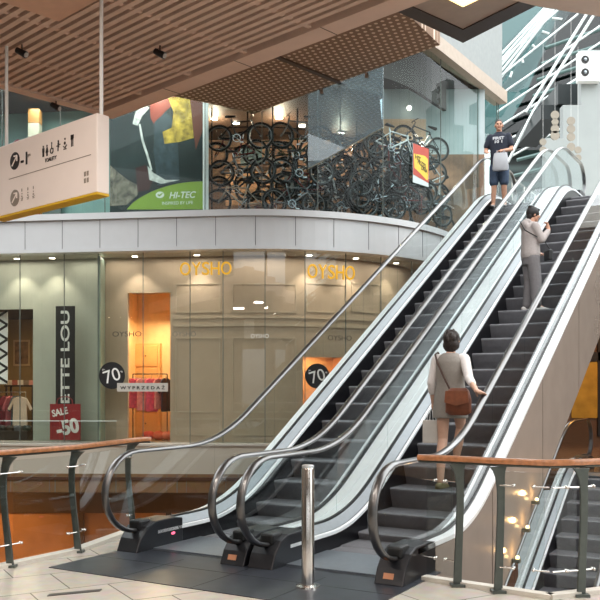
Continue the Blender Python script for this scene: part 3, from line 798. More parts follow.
zz = (a[1]+b[1])/2; mb.prism([Ls(a[0], zz, -.003), Ls(b[0], zz, -.003), Ls(b[0], zz+.006, -.003), Ls(a[0], zz+.006, -.003)], sn*.003); mb.build('rule_line', inkg, sg)
def picto(kind, u, z, h, m):
    mb = MB(); n = -.004
    def bx(x0, x1, y0, y1): mb.prism([Ls(u+x0*h, z+y0*h, n), Ls(u+x1*h, z+y0*h, n), Ls(u+x1*h, z+y1*h, n), Ls(u+x0*h, z+y1*h, n)], sn*.004)
    def ci(x, y, r, ring=0):
        if ring: mb.tube([Ls(u+(x+r*math.cos(2*PI*k/16))*h, z+(y+r*math.sin(2*PI*k/16))*h, n) for k in range(16)], .05*h, 5, closed=True)
        else: mb.prism([Ls(u+(x+r*math.cos(2*PI*k/12))*h, z+(y+r*math.sin(2*PI*k/12))*h, n) for k in range(12)], sn*.004)
    if kind in 'mw':
        ci(0, .9, .1)
        if kind == 'm': bx(-.16, .16, .4, .78); bx(-.13, -.02, 0, .42); bx(.02, .13, 0, .42)
        else:
            mb.prism([Ls(u+x*h, z+y*h, n) for x, y in ((-.07, .78), (.07, .78), (.22, .3), (-.22, .3))], sn*.004); bx(-.1, -.02, 0, .3); bx(.02, .1, 0, .3)
    elif kind == 'd': ci(-.02, .92, .09); bx(-.08, .02, .4, .82); bx(-.05, .22, .38, .46); bx(.16, .24, .1, .42); ci(0, .24, .22, 1)
    elif kind == 'f': ci(0, .85, .1); bx(-.1, .1, .3, .75); bx(.05, .3, .5, .58); bx(-.28, -.05, .42, .5); bx(-.1, .0, 0, .3)
    elif kind == 'b': ci(.02, .92, .09); mb.tube([Ls(u-.2*h, z+.3*h, n), Ls(u+.05*h, z+.15*h, n), Ls(u+.3*h, z+.35*h, n)], .05*h, 5); ci(.0, .55, .13); bx(-.2, .25, 0, .07)
    elif kind == 'l': bx(-.14, -.04, 0, 1); bx(.06, .16, 0, 1); bx(-.2, .02, .6, 1); bx(.0, .22, .65, 1)
    mb.build('pictogram', m, sg)
for kind, x, y in (('m', 43.5, 157), ('w', 47.2, 156), ('d', 52, 153.5), ('f', 58.5, 151), ('b', 65, 149.5), ('l', 72.3, 146.5)):
    u, z = spx(x, y); picto(kind, u, z, .105, ink)
for i, x in enumerate((22, 28, 33.5)):
    u, z = spx(x, 200.5-i*1.2); picto('b', u, z, .07, inkg); picto('m', u, z+.085, .03, inkg)
u, z = spx(86.5, 177); mb = MB()
for dz in (-.03, .03):
    for du in (-.02, .02): mb.prism([Ls(u+du-.013, z+dz-.02, -.004), Ls(u+du+.013, z+dz-.02, -.004), Ls(u+du+.013, z+dz+.02, -.004), Ls(u+du-.013, z+dz+.02, -.004)], sn*.004)
mb.build('pictogram', inkg, sg)

# ceiling spotlights
for i, (x, y, lb) in enumerate(((160, 47, 'small black spotlight on the slat ceiling above the poster window'), (56, 101, 'small black spotlight near the left edge of the slat ceiling'), (22, 46, 'small dim spotlight on slat ceiling at far left by the sign rod'))):
    p = atz(x, y, ZC); sp_ = empty('spotlight', tuple(p), 0, lb, 'spotlight')
    mb = MB(); mb.tube([(0, 0, .02), (0, 0, -.05)], .008, 8); mb.build('stem', black, sp_)
    mb = MB(); mb.tube([(-.05, 0, -.04), (.05, -.03, -.1)], [.03, .035], 12); h_ = mb.build('lamp_head', black, sp_, smooth=True)
    mb = MB(); mb.tube([(.051, -.0305, -.1005), (.053, -.0315, -.102)], .026, 12); mb.build('lens', mat('lens_grey', '#b9b4ae', .2), h_)

# ------------------------------------------------------------------ storefront signs, lower storey
def on_front(px, off): t = tpx(px, off); return t, Cv(t, off), Ct(t)
def lettersign(px0, px1, y0, y1, txt, label):
    t, p, T = on_front((px0+px1)/2, OFF-.05); zc = zpx((y0+y1)/2, t, OFF-.05)
    wd = (px1-px0)/F*p.y/max(.5, abs((T-Vector((p.x, p.y, 0)).normalized()*T.dot(Vector((p.x, p.y, 0)).normalized())).length)); ht = (y1-y0)/F*p.y
    r = empty('letter_sign', (p.x, p.y, zc), 0, label, 'sign')
    # letters one by one
    n = len(txt); ws = [{'O': 1.15, 'Y': 1, 'S': .8, 'H': 1}.get(c, 1) for c in txt]; tot = sum(ws)+.15*(n-1); x = -wd/2
    for c, w_ in zip(txt, ws):
        lw = w_/tot*wd; text_obj('letter', c, gold, r, T*(x+lw/2), T, ht, lw, .04, bold=.004); x += lw+.15/tot*wd
    mb = MB(); mb.box(-.01, .01, 0, .25, -.01, .01); 
    return r
lettersign(180, 231, 262, 275, 'OYSHO', 'left one of two glowing gold letter signs across the lower shop glass')
lettersign(308, 355, 265, 279, 'OYSHO', 'right one of two glowing gold letter signs, beside the escalator rail')
def flatboard(px0, px1, y0, y1, off, name, m, label, cat, th=.02):
    t, p, T = on_front((px0+px1)/2, off); z0, z1 = zpx(y1, t, off), zpx(y0, t, off)
    wd = (px1-px0)/F*p.y
    N = Vector((T.y, -T.x, 0))      # towards the viewer
    r = empty(name, (p.x, p.y, z0), 0, label, cat)
    mb = MB(); mb.prism([T*-wd/2, T*wd/2, T*wd/2+Vector((0,0,z1-z0)), T*-wd/2+Vector((0,0,z1-z0))], -N*th); mb.build('board', m, r)
    return r, T, N, wd, z1-z0
# vertical banner
r, T, N, wd, ht = flatboard(55, 75, 306, 440, OFF+.2, 'vertical_banner', mat('banner_black', '#060607', .7), 'tall black vertical banner with white capital letters in left shop window', 'banner')
text_obj('lettering', 'ETTE LOU', mat('letter_white', '#e6e6e2', .5), r, Vector((0, 0, ht*.62))+N*.008, (0, 0, 1), wd*.46, ht*.69, .006, up=-T, bold=.02)
# sale bag
r, T, N, wd, ht = flatboard(49, 81, 404, 440, OFF+.1, 'sale_bag_sign', red, 'red bag-shaped sale board with two handles in left shop window', 'sign')
wht = MATS['letter_white']
rot = Vector((math.cos(R(13)), 0, math.sin(R(13))))
def rotx(T, a): return (T*math.cos(R(a))+Vector((0, 0, math.sin(R(a)))), T*-math.sin(R(a))+Vector((0, 0, math.cos(R(a)))))
X, Up = rotx(T, 12)
text_obj('lettering', 'SALE', wht, r, Vector((0, 0, ht*.78))-T*wd*.17+N*.006, X, ht*.2, wd*.52, .004, up=Up, bold=.03)
text_obj('lettering', '-50', wht, r, Vector((0, 0, ht*.36))+T*wd*.08+N*.006, X, ht*.42, wd*.74, .004, up=Up, bold=.04)
mb = MB(); hp = [(-.28, 1), (-.26, 1.12), (-.12, 1.2), (.1, 1.2), (.22, 1.12), (.24, 1)]
mb.tube([T*wd*a+Vector((0, 0, ht*b))-N*.008 for a, b in hp], .012, 6); mb.build('handle', red, r)
# 70 discs
def sale_disc(px, y, rad, label):
    t, p, T = on_front(px, OFF-.03); z = zpx(y, t, OFF-.03); N = Vector((T.y, -T.x, 0)); rr = rad/F*p.y
    r = empty('sale_disc', (p.x, p.y, z), 0, label, 'sign')
    mb = MB(); mb.prism([T*rr*math.cos(2*PI*k/40)+Vector((0, 0, rr*math.sin(2*PI*k/40))) for k in range(40)], N*.01); mb.build('disc', black, r)
    X, Up = rotx(T, 17)
    text_obj('lettering', '70', wht, r, N*.014, X, rr*.95, rr*1.25, .004, up=Up)
    text_obj('lettering', '%', wht, r, N*.014+X*rr*.8+Up*rr*.05, X, rr*.14, rr*.16, .004, up=Up)
    text_obj('lettering', 'do', wht, r, N*.014-X*rr*.5+Up*rr*.62, X, rr*.13, rr*.2, .004, up=Up)
    return r
sale_disc(112, 375.5, 13.5, 'black round 70 percent sale disc above the small grey plate')
sale_disc(317, 376, 12.5, 'black round 70 percent sale disc partly behind the left escalator')
r, T, N, wd, ht = flatboard(116, 168.5, 383, 391.5, OFF-.045, 'sale_plate', mat('plate_grey', '#b9b5ac', .5), 'thin grey plate with spaced black capitals on the lower shop glass', 'sign', .01)
text_obj('lettering', 'W Y P R Z E D A Ż', ink, r, Vector((0, 0, ht*.5))+N*.004, T, ht*.5, wd*.88, .004, bold=.03)
# small glass decals
dec = mat('decal_grey', '#6f6a60', .6)
for px, y, w_, h_, mm, lb in ((127, 334, 30, 5, mat('decal_dark', '#4c463c', .6), 'dark small shop name decal on glass beside the lit niche'), (184, 334, 24, 5, dec, 'faint grey shop name decal on glass right of the lit niche'), (260, 336, 18, 4, wht, 'small white shop name decal on glass at centre of storefront'), (340, 338, 26, 5, mat('decal_dark', '#4c463c', .6), 'dark small shop name decal above the second sale disc')):
    t, p, T = on_front(px, OFF-.012); o = text_obj('glass_decal', 'OYSHO', mm, None, Cv(t, OFF-.012, zpx(y, t, OFF)), T, h_/F*p.y, w_/F*p.y, .003); prop(o, lb, 'decal')

# downlights over the shop windows
dl = [(17, 'far left of the left shop front'), (52, 'left shop front, above the vertical banner'), (135, 'above the lit niche'), (197, 'above the left gold letters'), (309, 'above the right gold letters, left one'), (356, 'above the right gold letters, right one'), (396, 'close to the escalator handrail')]
for px, lb in dl:
    t, p, T = on_front(px, .62)
    r = empty('downlight', (p.x, p.y, 4.62), 0, 'round ceiling downlight behind the shop glass, '+lb, 'downlight')
    mb = MB(); mb.tube([(0, 0, .02), (0, 0, .0)], .085, 20); mb.build('trim_ring', white, r)
    mb = MB(); mb.tube([(0, 0, .0), (0, 0, -.006)], .065, 20); mb.build('lens', lampw, r)
    lamp('SPOT', (p.x, p.y, 4.58), 60, '#fff0dc', .05, (0, 0, 0), 95)
# downlights are tied to a soffit
mb = MB(); cstrip(mb, TL, TR, .36, B0, 4.64, 4.72); struct(mb.build('ceiling_window_soffit', mat('soffit_pale', '#b5b0a4', .5)))

for tq in (-9, -7, -5, -3, -1, 1, 3, 5):  # strip lights without fixtures, added to brighten the window backing walls
    p = Cv(tq, .62, 4.6); T = Ct(tq); lamp('AREA', p, 11, '#fff4e6', 1.6, (0, 0, math.atan2(T.y, T.x)), sy=.3)
# unseen area lights added below the slat ceiling to brighten floor and sign
for x, y in ((-3.2, 5.2), (-1.0, 4.2), (-4.5, 2.0), (.8, 2.0), (-2, -1), (2.2, -.5)):
    lamp('AREA', (x, y, 4.96), 78, '#fff3e8', .8)
# ------------------------------------------------------------------ clothes
def shirt(name, w, h, m, sleeve=.22, th=.05):
    mb = MB()
    pr = [(-.12*w, 0), (-.42*w, -.06*h), (-.5*w-sleeve*.5, -.42*h), (-.5*w-sleeve*.2, -.47*h), (-.40*w, -.22*h), (-.44*w, -h), (.44*w, -h), (.40*w, -.22*h), (.5*w+sleeve*.2, -.47*h), (.5*w+sleeve*.5, -.42*h), (.42*w, -.06*h), (.12*w, 0), (0, -.05*h)]
    mb.prism([(x, -th/2, z) for x, z in pr], (0, th, 0)); return mb
def garment(loc, rz, w, h, m, label, group=None):
    r = empty('hanging_garment', loc, rz, label, 'garment', group)
    mb = shirt('cloth', w, h, m); mb.build('cloth', m, r, bevel=.015)
    mb = MB(); mb.tube([(0, 0, .0), (0, 0, .05), (.02, 0, .075), (.0, 0, .095), (-.02, 0, .08)], .004, 6); mb.tube([(-.18, 0, -.03), (0, 0, .01), (.18, 0, -.03)], .006, 6); mb.build('hanger', chrome, r)
    return r
# rack in the boutique
def rail_rack(px0, px1, y, off, name, label):
    t0, t1 = tpx(px0, off), tpx(px1, off); a, b = Cv(t0, off), Cv(t1, off); z = zpx(y, t0, off)
    r = empty(name, tuple(a), 0, label, 'clothes rack')
    L_ = b-a
    mb = MB(); mb.tube([Vector((0, 0, z)), L_+Vector((0, 0, z))], .014, 8); mb.build('bar', chrome, r)
    for q in (Vector((0, 0, 0)), L_): mb = MB(); mb.tube([q, q+Vector((0, 0, z))], .014, 8); mb.build('leg', chrome, r)
    return a, b, z
cols = [('#d8cfc0', 'cream'), ('#3a3c3e', 'charcoal'), ('#222428', 'black'), ('#8b2a3a', 'crimson'), ('#b8606a', 'rose'), ('#4a5560', 'slate')]
ga, gb, gz = rail_rack(-14, 26, 392, 2.2, 'clothes_rack', 'chrome clothes rack inside the left shop doorway')
yaw = math.atan2((gb-ga).y, (gb-ga).x)
for i in range(6):
    p = ga.lerp(gb, .08+.135*i); hx, nm = cols[i]
    garment((p.x, p.y, gz-.095), yaw+R(78), .42, .85, mat('cloth_'+nm, hx, .8, 0, .1, 30), '%s garment hanging edge-on on the left shop rack' % nm)
p = Cv(tpx(20, 1.9), 1.9); garment((p.x, p.y, zpx(397, tpx(20, 1.9), 1.9)), yaw, .44, .72, mat('cloth_blouse', '#dcc6b0', .8, 0, .06, 30), 'pale cream blouse facing front at the left shop doorway')
# ceiling lamps, picture and shelf in the boutique
for x, y, lb in ((24, 316.5, 'rear'), (27, 323, 'middle'), (9, 327, 'left')):
    p = at(x, y, 21.3); p.z = 3.63
    o = MB(); o.tube([(0, 0, .02), (0, 0, -.02)], .11, 16); o = o.build('ceiling_lamp', lampw); o.location = p; prop(o, 'round white ceiling lamp inside the left shop, %s one' % lb, 'lamp')
lamp('AREA', Cv((t_a+t_b)/2, B0+2, 3.6), 110, '#ffe2b8', 1.5)
t_ = tpx(21, B0+DL-.1); p = Cv(t_, B0+DL-.06)
r = empty('wall_picture', (p.x, p.y, zpx(366, t_, B0+DL)), 0, 'framed pale brown picture on the olive back wall of the left shop', 'picture')
T = Ct(t_)
mb = MB(); w_, h_ = .52, .78
mb.prism([T*-w_/2, T*w_/2, T*w_/2+Vector((0,0,h_)), T*-w_/2+Vector((0,0,h_))], (0, .03, 0)); mb.build('frame', mat('frame_wood', '#b99a6e', .5), r)
mb = MB(); mb.prism([T*-w_*.4+Vector((0,-.004,.06)), T*w_*.4+Vector((0,-.004,.06)), T*w_*.4+Vector((0,-.004,h_-.06)), T*-w_*.4+Vector((0,-.004,h_-.06))], (0, .004, 0)); mb.build('print', mat('print_brown', '#7d5d3c', .5, 0, .5, 6), r)
t0, t1 = tpx(4, B0+3.6), tpx(34, B0+3.6); a, b = Cv(t0, B0+3.6), Cv(t1, B0+3.6); z = zpx(385, t0, B0+3.6)
r = empty('display_table', tuple(a), 0, 'dark wooden display table with folded clothes at the back of left shop', 'table')
D = b-a; nn = Vector((0, .5, 0))
mb = MB(); mb.prism([Vector((0,0,z-.05)), D+Vector((0,0,z-.05)), D+nn+Vector((0,0,z-.05)), nn+Vector((0,0,z-.05))], (0, 0, .05)); mb.build('tabletop', mat('table_dark', '#33231a', .4), r)
for q in (Vector((.05, .05, 0)), D+Vector((-.05, .05, 0)), D+nn-Vector((.05, .05, 0)), nn+Vector((.05, -.05, 0))): mb = MB(); mb.box(-.025, .025, -.025, .025, 0, z-.05, T=Matrix.Translation(q)); mb.build('leg', MATS['table_dark'], r)
for i, (hx, nm) in enumerate((('#c9b8a4', 'beige'), ('#a65a4a', 'rust'), ('#d9d2c6', 'ivory'), ('#7d6a5a', 'taupe'), ('#c98a7a', 'salmon'))):
    c = a+D*(.12+.19*i)+nn*.5
    mb = MB()
    for k in range(4): mb.box(-.085, .085, -.12, .12, z+.035*k+.002, z+.035*k+.033)
    o = mb.build('folded_clothes', mat('fold_'+nm, hx, .8), bevel=.01); o.location = (c.x, c.y, 0); prop(o, 'stack of folded %s tops on the left shop table' % nm, 'clothes')
# zigzag banner at the left shop edge
t_ = tpx(1, 1.3); p = Cv(t_, 1.3); z0, z1 = zpx(384, t_, 1.3), zpx(312, t_, 1.3); T = Ct(t_)
r = empty('patterned_banner', (p.x, p.y, z0), 0, 'black and white patterned banner at the far left shop doorway', 'banner')
mb = MB(); w_ = .42; mb.prism([T*-w_, T*w_*.4, T*w_*.4+Vector((0,0,z1-z0)), T*-w_+Vector((0,0,z1-z0))], (0, .02, 0)); mb.build('cloth', white, r)
mb = MB(); hh = z1-z0
for k in range(5):
    zz = hh*k/5
    for sx in (0, 1):
        a_ = T*(w_*.4 if sx == 0 else -w_*.3)+Vector((0, -.004, zz)); b_ = T*(-w_*.3 if sx == 0 else w_*.4)+Vector((0, -.004, zz+hh/10))
        if sx: a_, b_ = a_+Vector((0, 0, hh/10)), b_+Vector((0, 0, hh/10))
        mb.prism([a_, b_, b_+Vector((0,0,.07)), a_+Vector((0,0,.07))], (0, .004, 0))
mb.build('pattern', black, r)
# shoes / boxes under the rack
for i, (x, nm, hx) in enumerate(((2, 'black', '#17171a'), (10, 'dark brown', '#3a2b22'), (18, 'grey', '#55555a'), (27, 'dark green', '#2f3a33'))):
    t_ = tpx(x, 1.6); p = Cv(t_, 1.6)
    mb = MB(); mb.loft([(0, 0, .0, .10, .07), (0, 0, .08, .11, .08), (0, 0, .13, .07, .06)], 16); o = mb.build('handbag', mat('bag_'+nm.replace(' ', '_'), hx, .5)); o.location = (p.x, p.y, .55); prop(o, nm+' handbag on the low shelf in the left shop doorway', 'bag')
t0, t1 = tpx(-14, 1.6), tpx(31, 1.6); mb = MB(); cstrip(mb, t0, t1, 1.4, 1.85, 0, .55); o = mb.build('low_shelf', mat('shelf_dark', '#2b211b', .5)); prop(o, 'low dark shelf block standing inside the left shop doorway', 'shelf')
# lit niche: wardrobe and pink clothes
tm = (n0+n1)/2
p = Cv(tpx(146, B0+1.35), B0+1.35); T = Ct(tm)
r = empty('wardrobe', (p.x, p.y, .36), math.atan2(T.y, T.x), 'cream panelled wardrobe at the back of the lit niche', 'wardrobe')
wm = mat('wardrobe_cream', '#d8a868', .45)
mb = MB(); mb.box(-.36, .36, 0, .14, 0, 2.35); mb.build('body', wm, r)
for k in range(4):
    mb = MB(); mb.box(-.3, .3, -.03, 0, .1+.56*k, .1+.56*k+.52); dd = mb.build('door', wm, r, bevel=.01)
    mb = MB(); mb.ball((0, -.045, .36+.56*k), .02); mb.build('knob', darkbrown, dd)
pz = lambda y, off: zpx(y, tm, off)
p = Cv(tpx(150, B0+.35), B0+.35)
a, b = Cv(tpx(133, B0+.4), B0+.4), Cv(tpx(167, B0+.4), B0+.4); z = zpx(374, tm, B0+.4)
r = empty('garment_stand', tuple(a+Vector((0, 0, .36))), 0, 'thin dark garment stand in the lit niche', 'stand')
mb = MB(); mb.tube([Vector((0, 0, z-.36)), b-a+Vector((0, 0, z-.36))], .012, 8); mb.build('bar', black, r)
for q in (Vector((0, 0, 0)), b-a): mb = MB(); mb.tube([q, q+Vector((0, 0, z-.36))], .012, 8); mb.build('leg', black, r)
pk = mat('cloth_pink', '#e05a70', .7, 0, .25, 12); pk2 = mat('cloth_coral', '#e88a80', .7, 0, .25, 12); bk = mat('cloth_dark', '#3a2028', .7)
for i, (f, m_, nm, hh) in enumerate(((.06, pk, 'pink', .72), (.3, pk2, 'coral', .78), (.55, pk, 'bright pink', .8), (.78, pk2, 'pale coral', .74), (.96, bk, 'dark maroon', .8))):
    q = a.lerp(b, f); garment((q.x, q.y, z-.095), yaw+R(20+12*i), .36, hh, m_, '%s top hanging on the stand in the lit niche' % nm)
for i, (f, m_, nm) in enumerate(((.45, 'red', '#c8402c'), (.75, 'orange red', '#d8603a'), (1.0, 'coral', '#e07a5a'))):
    q = a.lerp(b, f)+Vector((0, .05, 0)); mb = MB(); mb.ball((0, 0, .11), (.16, .12, .11)); o = mb.build('folded_pile', mat('pile_'+m_.replace(' ', '_'), nm, .8)); o.location = (q.x, q.y, .36); prop(o, m_+' heap of clothes on the floor of the lit niche', 'clothes')

# ------------------------------------------------------------------ upper storey content
# poster
PO = .5
tq0, tq1 = tpx(110, PO), tpx(203, PO); pa, pb = Cv(tq0, PO, 5.5), Cv(tq1, PO, 5.5); T = (pb-pa).normalized(); N = Vector((T.y, -T.x, 0)); PW = (pb-pa).length
ptop = 8.4-5.5
r = empty('advertising_poster', tuple(pa), 0, 'large photo poster of a climber with green band, upstairs left of the column', 'poster')
mb = MB(); mb.prism([Vector((0,0,0)), T*PW, T*PW+Vector((0,0,ptop)), Vector((0,0,ptop))], -N*.03); mb.build('board', mat('poster_dark', '#1d2a2b', .4, 0, .5, 2), r)
def pp(x, y, lay): 
    t_ = (x-110)/93*PW; Y = (pa+T*t_).y; return T*t_+Vector((0, 0, H+(388-y)*Y/F-5.5))+N*(.001+.002*lay)
def shape(name, pts, lay, m): mb = MB(); mb.prism([pp(x, y, lay) for x, y in pts], N*.0015); return mb.build(name, m, r)
hill = [(127, 209.5)]+[(127+76*k/12, 209.5-28*math.sin(PI/2*(k/12)**.75)) for k in range(1, 13)]+[(203, 209.5)]
shape('green_band', hill, 3, mat('poster_green', '#8fae3a', .5))
shape('jacket', [(150, 100), (155, 95), (178, 95), (172, 106), (165, 112), (157, 128), (151, 118)], 1, mat('poster_rust', '#8a3b2b', .5))
shape('jeans', [(155, 122), (166, 112), (172, 118), (178, 140), (180, 182), (158, 186), (154, 150)], 2, mat('poster_slate', '#36454c', .5, 0, .3, 8))
shape('foliage', [(168, 97), (190, 98), (192, 115), (194, 138), (180, 142), (165, 144), (163, 132), (172, 128), (174, 112)], 3, mat('poster_yellow', '#b79a3c', .5, 0, .6, 7))
shape('arm', [(190, 98), (203, 98), (203, 130), (196, 150), (192, 120)], 2, mat('poster_maroon', '#6d3a2a', .5))
shape('rope', [(139, 124), (141, 124), (144, 140), (149, 155), (153, 170), (151, 170), (147, 156), (142, 141)], 4, mat('poster_white', '#d5d6d2', .5, 0, .3, 12))
shape('climbing_shoe', [(148, 166), (154, 173), (166, 180), (180, 180), (162, 184), (150, 180)], 4, mat('poster_white', '#d5d6d2'))
shape('glove', [(133, 124), (136, 112), (146, 105), (150, 108), (143, 116), (138, 126)], 4, mat('poster_white', '#d5d6d2', .5, 0, .3, 12))
shape('rock', [(110, 165), (118, 172), (128, 180), (140, 186), (138, 195), (127, 205), (110, 206)], 2, mat('poster_rock', '#7a7264', .5, 0, .7, 9))
shape('boot', [(136, 168), (146, 165), (154, 178), (150, 190), (138, 192)], 3, mat('poster_boot', '#43201e', .5))
cwh = mat('poster_letter', '#eef2e4', .5)
text_obj('lettering', 'HI-TEC', cwh, r, pp(183, 195, 5), T, .15, .62, .003, shear=.25, bold=.02)
text_obj('lettering', 'INSPIRED BY LIFE', cwh, r, pp(178, 203, 5), T, .07, .72, .003)
mb = MB(); c = pp(160.5, 195, 5); mb.prism([c+T*.10*math.cos(2*PI*k/20)+Vector((0, 0, .075*math.sin(2*PI*k/20))) for k in range(20)], N*.002); mb.build('emblem', cwh, r)
mb = MB(); c = pp(160.5, 195, 6); mb.prism([c+T*a_+Vector((0, 0, b_)) for a_, b_ in ((-.06, .0), (-.01, -.04), (.07, .03), (.05, .045), (-.01, .0), (-.045, .02))], N*.002); mb.build('emblem_mark', MATS['poster_green'], r)
lamp('AREA', pa+T*PW*.5+N*.33+Vector((0, 0, 2.85)), 12, '#fff0dc', .3, (R(20), 0, 0))

# bicycles
def make_bike(fm):
    r = empty('bicycle', (0, 0, 0))
    Rw = .30; wb = 1.0
    def wheel(x):
        mb = MB(); mb.tube([(x+Rw*math.cos(2*PI*k/28), 0, Rw+Rw*math.sin(2*PI*k/28)) for k in range(28)], .026, 6, closed=True)
        o = mb.build('wheel', mat('tyre_black', '#0c0c0d', .6), r, smooth=True)
        mb = MB(); mb.tube([(x+(Rw-.035)*math.cos(2*PI*k/28), 0, Rw+(Rw-.035)*math.sin(2*PI*k/28)) for k in range(28)], .011, 5, closed=True)
        for k in range(14):
            a = 2*PI*k/14; mb.tube([(x, .02*(-1)**k, Rw), (x+(Rw-.035)*math.cos(a), 0, Rw+(Rw-.035)*math.sin(a))], .0025, 4)
        mb.tube([(x, -.03, Rw), (x, .03, Rw)], .022, 8); mb.build('rim_and_spokes', mat('rim_grey', '#5c6063', .35, .6, .05, 20), o)
    wheel(-wb/2); wheel(wb/2)
    bb = (-.07, 0, .27); st = (-.18, 0, .66); hd = (.30, 0, .70); hb = (.33, 0, .58); ra_ = (-wb/2, 0, Rw); fa = (wb/2, 0, Rw)
    mb = MB()
    for p, q, rr in ((st, (.30, 0, .67), .017), (hb, bb, .021), (bb, st, .017), (hd, hb, .022), ((-.17, 0, .62), (ra_[0], .05, ra_[2]), .010), ((-.17, 0, .62), (ra_[0], -.05, ra_[2]), .010), (bb, (ra_[0], .05, ra_[2]), .012), (bb, (ra_[0], -.05, ra_[2]), .012)):
        mb.tube([p, q], rr, 8)
    mb.build('frame', fm, r, smooth=True)
    mb = MB(); mb.tube([hb, (.38, .05, .48), (fa[0], .05, fa[2])], .014, 6); mb.tube([hb, (.38, -.05, .48), (fa[0], -.05, fa[2])], .014, 6); mb.build('fork', fm, r)
    mb = MB(); mb.tube([hd, (.28, 0, .78), (.34, 0, .80)], .013, 6); mb.tube([(.30, -.2, .82), (.34, -.1, .80), (.34, .1, .80), (.30, .2, .82)], .013, 6); mb.build('handlebar', black, r)
    mb = MB(); mb.tube([st, (-.205, 0, .76)], .013, 6); sp_ = mb.build('seat_post', steel2, r)
    mb = MB(); mb.prism([(-.33, -.06, .77), (-.30, -.075, .79), (-.08, -.02, .78), (-.07, .02, .78), (-.30, .075, .79), (-.33, .06, .77)], (0, 0, .035)); mb.build('saddle', black, sp_, bevel=.01)
    mb = MB(); mb.tube([(bb[0]+.09*math.cos(2*PI*k/20), -.045, bb[2]+.09*math.sin(2*PI*k/20)) for k in range(20)], .008, 5, closed=True)
    mb.tube([(bb[0], -.06, bb[2]), (bb[0]+.12, -.06, bb[2]-.12)], .01, 6); mb.tube([(bb[0], .06, bb[2]), (bb[0]-.12, .06, bb[2]+.12)], .01, 6); mb.box(bb[0]+.08, bb[0]+.16, -.13, -.06, bb[2]-.135, bb[2]-.115)
    mb.build('crankset', steel2, r)
    mb = MB(); mb.tube([(bb[0], -.045, bb[2]+.09), (ra_[0], -.045, Rw+.035)], .006, 5); mb.tube([(bb[0], -.045, bb[2]-.09), (ra_[0], -.045, Rw-.035)], .006, 5); mb.build('chain', black, r)
    return r
bcol = [('#15171b', 'black'), ('#22303e', 'dark blue'), ('#c9ccce', 'white'), ('#5b5f63', 'grey'), ('#5a1c1e', 'dark red'), ('#2c3a2c', 'dark green'), ('#8f8a80', 'silver')]
protos = [make_bike(mat('bike_frame_'+n_.replace(' ', '_'), h_, .35, .3)) for h_, n_ in bcol]
used = [False]*len(protos)
rows = [(137, 'top'), (154, 'second'), (172, 'third'), (188, 'fourth'), (203, 'bottom')]
ordn = ['first', 'second', 'third', 'fourth', 'fifth', 'sixth', 'seventh']
def hang(px, py, off, tilt, ci, label, flip):
    if px > 368: off = (.75 if off < 2.2 else 1.15)+(off % .2)
    t_ = tpx(px, off); p = Cv(t_, off); z = zpx(py, t_, off); T = Ct(t_)
    if used[ci]: o = copy_tree(protos[ci])
    else: o = protos[ci]; used[ci] = True
    o.rotation_mode = 'XYZ'; o.rotation_euler = (0, tilt, min(math.atan2(T.y, T.x), R(22))+(PI if flip else 0)+random.uniform(-.12, .12))
    o.location = (p.x, p.y, max(z-.30, 5.5))
    prop(o, label, 'bicycle', 'bicycles hung in the upstairs window')
cn = 0
for ri, (py, rn) in enumerate(rows):
    xs = [241, 303, 362, 415] if ri < 4 else [238, 296, 352, 405]
    for k, px in enumerate(xs):
        if ri == 1: px -= 4
        if ri == 0 and k > 1: continue
        ci = (0, 2, 1, 3, 0, 4, 1, 6, 5, 0, 3, 1, 0)[(ri*5+k*3) % 13]
        big = k >= 2
        hang(px+(random.uniform(-8, 8) if big else random.uniform(-2, 2)), py+(random.uniform(-4, 4) if big else 0), 1.75+.12*(ri % 2)+.1*(k % 2), random.uniform(-.5, .5) if big else random.uniform(-.06, .06), ci,
             '%s bicycle in the front layer, %s row of the upstairs window, %s from left' % (bcol[ci][1], rn, ordn[k]), (ri+k) % 3 == 1)
for ri, (py, rn) in enumerate(rows):
    xs = [272, 325, 385, 432] if ri else [345, 395]
    for k, px in enumerate(xs):
        ci = (1, 0, 3, 0, 5, 6, 0, 4, 2)[(ri*4+k) % 9]
        hang(px+random.uniform(-6, 6), py+random.uniform(-5, 5)+(14 if ri == 0 else 0), 2.35+.15*(k % 2)+.1*(ri % 2), random.uniform(-.45, .45), ci, '%s bicycle in the back layer, %s row of the upstairs window, %s from left' % (bcol[ci][1], rn, ordn[k]), (ri+k) % 2 == 1)
for ri, (py, rn) in enumerate(rows):
    for k, px in enumerate((318, 345, 376, 398, 422)):
        if ri == 0 and k < 3: continue
        ci = (0, 1, 0, 5, 3, 0, 2, 4)[(ri*3+k*2) % 8]
        hang(px+random.uniform(-7, 7), py+7+random.uniform(-4, 4), 2.0+.1*(k % 2), random.uniform(-.9, .9), ci, '%s bicycle wedged between the layers, %s row of the upstairs window, %s from left' % (bcol[ci][1], rn, ordn[k]), k % 2 == 0)
# rack the bikes hang on
rk = empty('bicycle_rack', tuple(Cv(0, 2.1, 5.45)), 0, 'dark steel lattice the upstairs bicycles hang on', 'rack'); o0 = Cv(0, 2.1, 5.45)
for z in (.75, 1.2, 1.6, 2.0, 2.5):
    mb = MB(); n_ = 20; mb.tube([Cv(tpx(212, 2.12)+(5.4-tpx(212, 2.12))*k/n_, 2.12, 5.45+z)-o0 for k in range(n_+1)], .016, 6); mb.build('rail', black, rk)
for k in range(7):
    q = Cv(tpx(212, 2.12)+(5.4-tpx(212, 2.12))*k/6, 2.12, 5.45)-o0; mb = MB(); mb.tube([q, q+Vector((0, 0, 3.0))], .02, 6); mb.build('upright', black, rk)
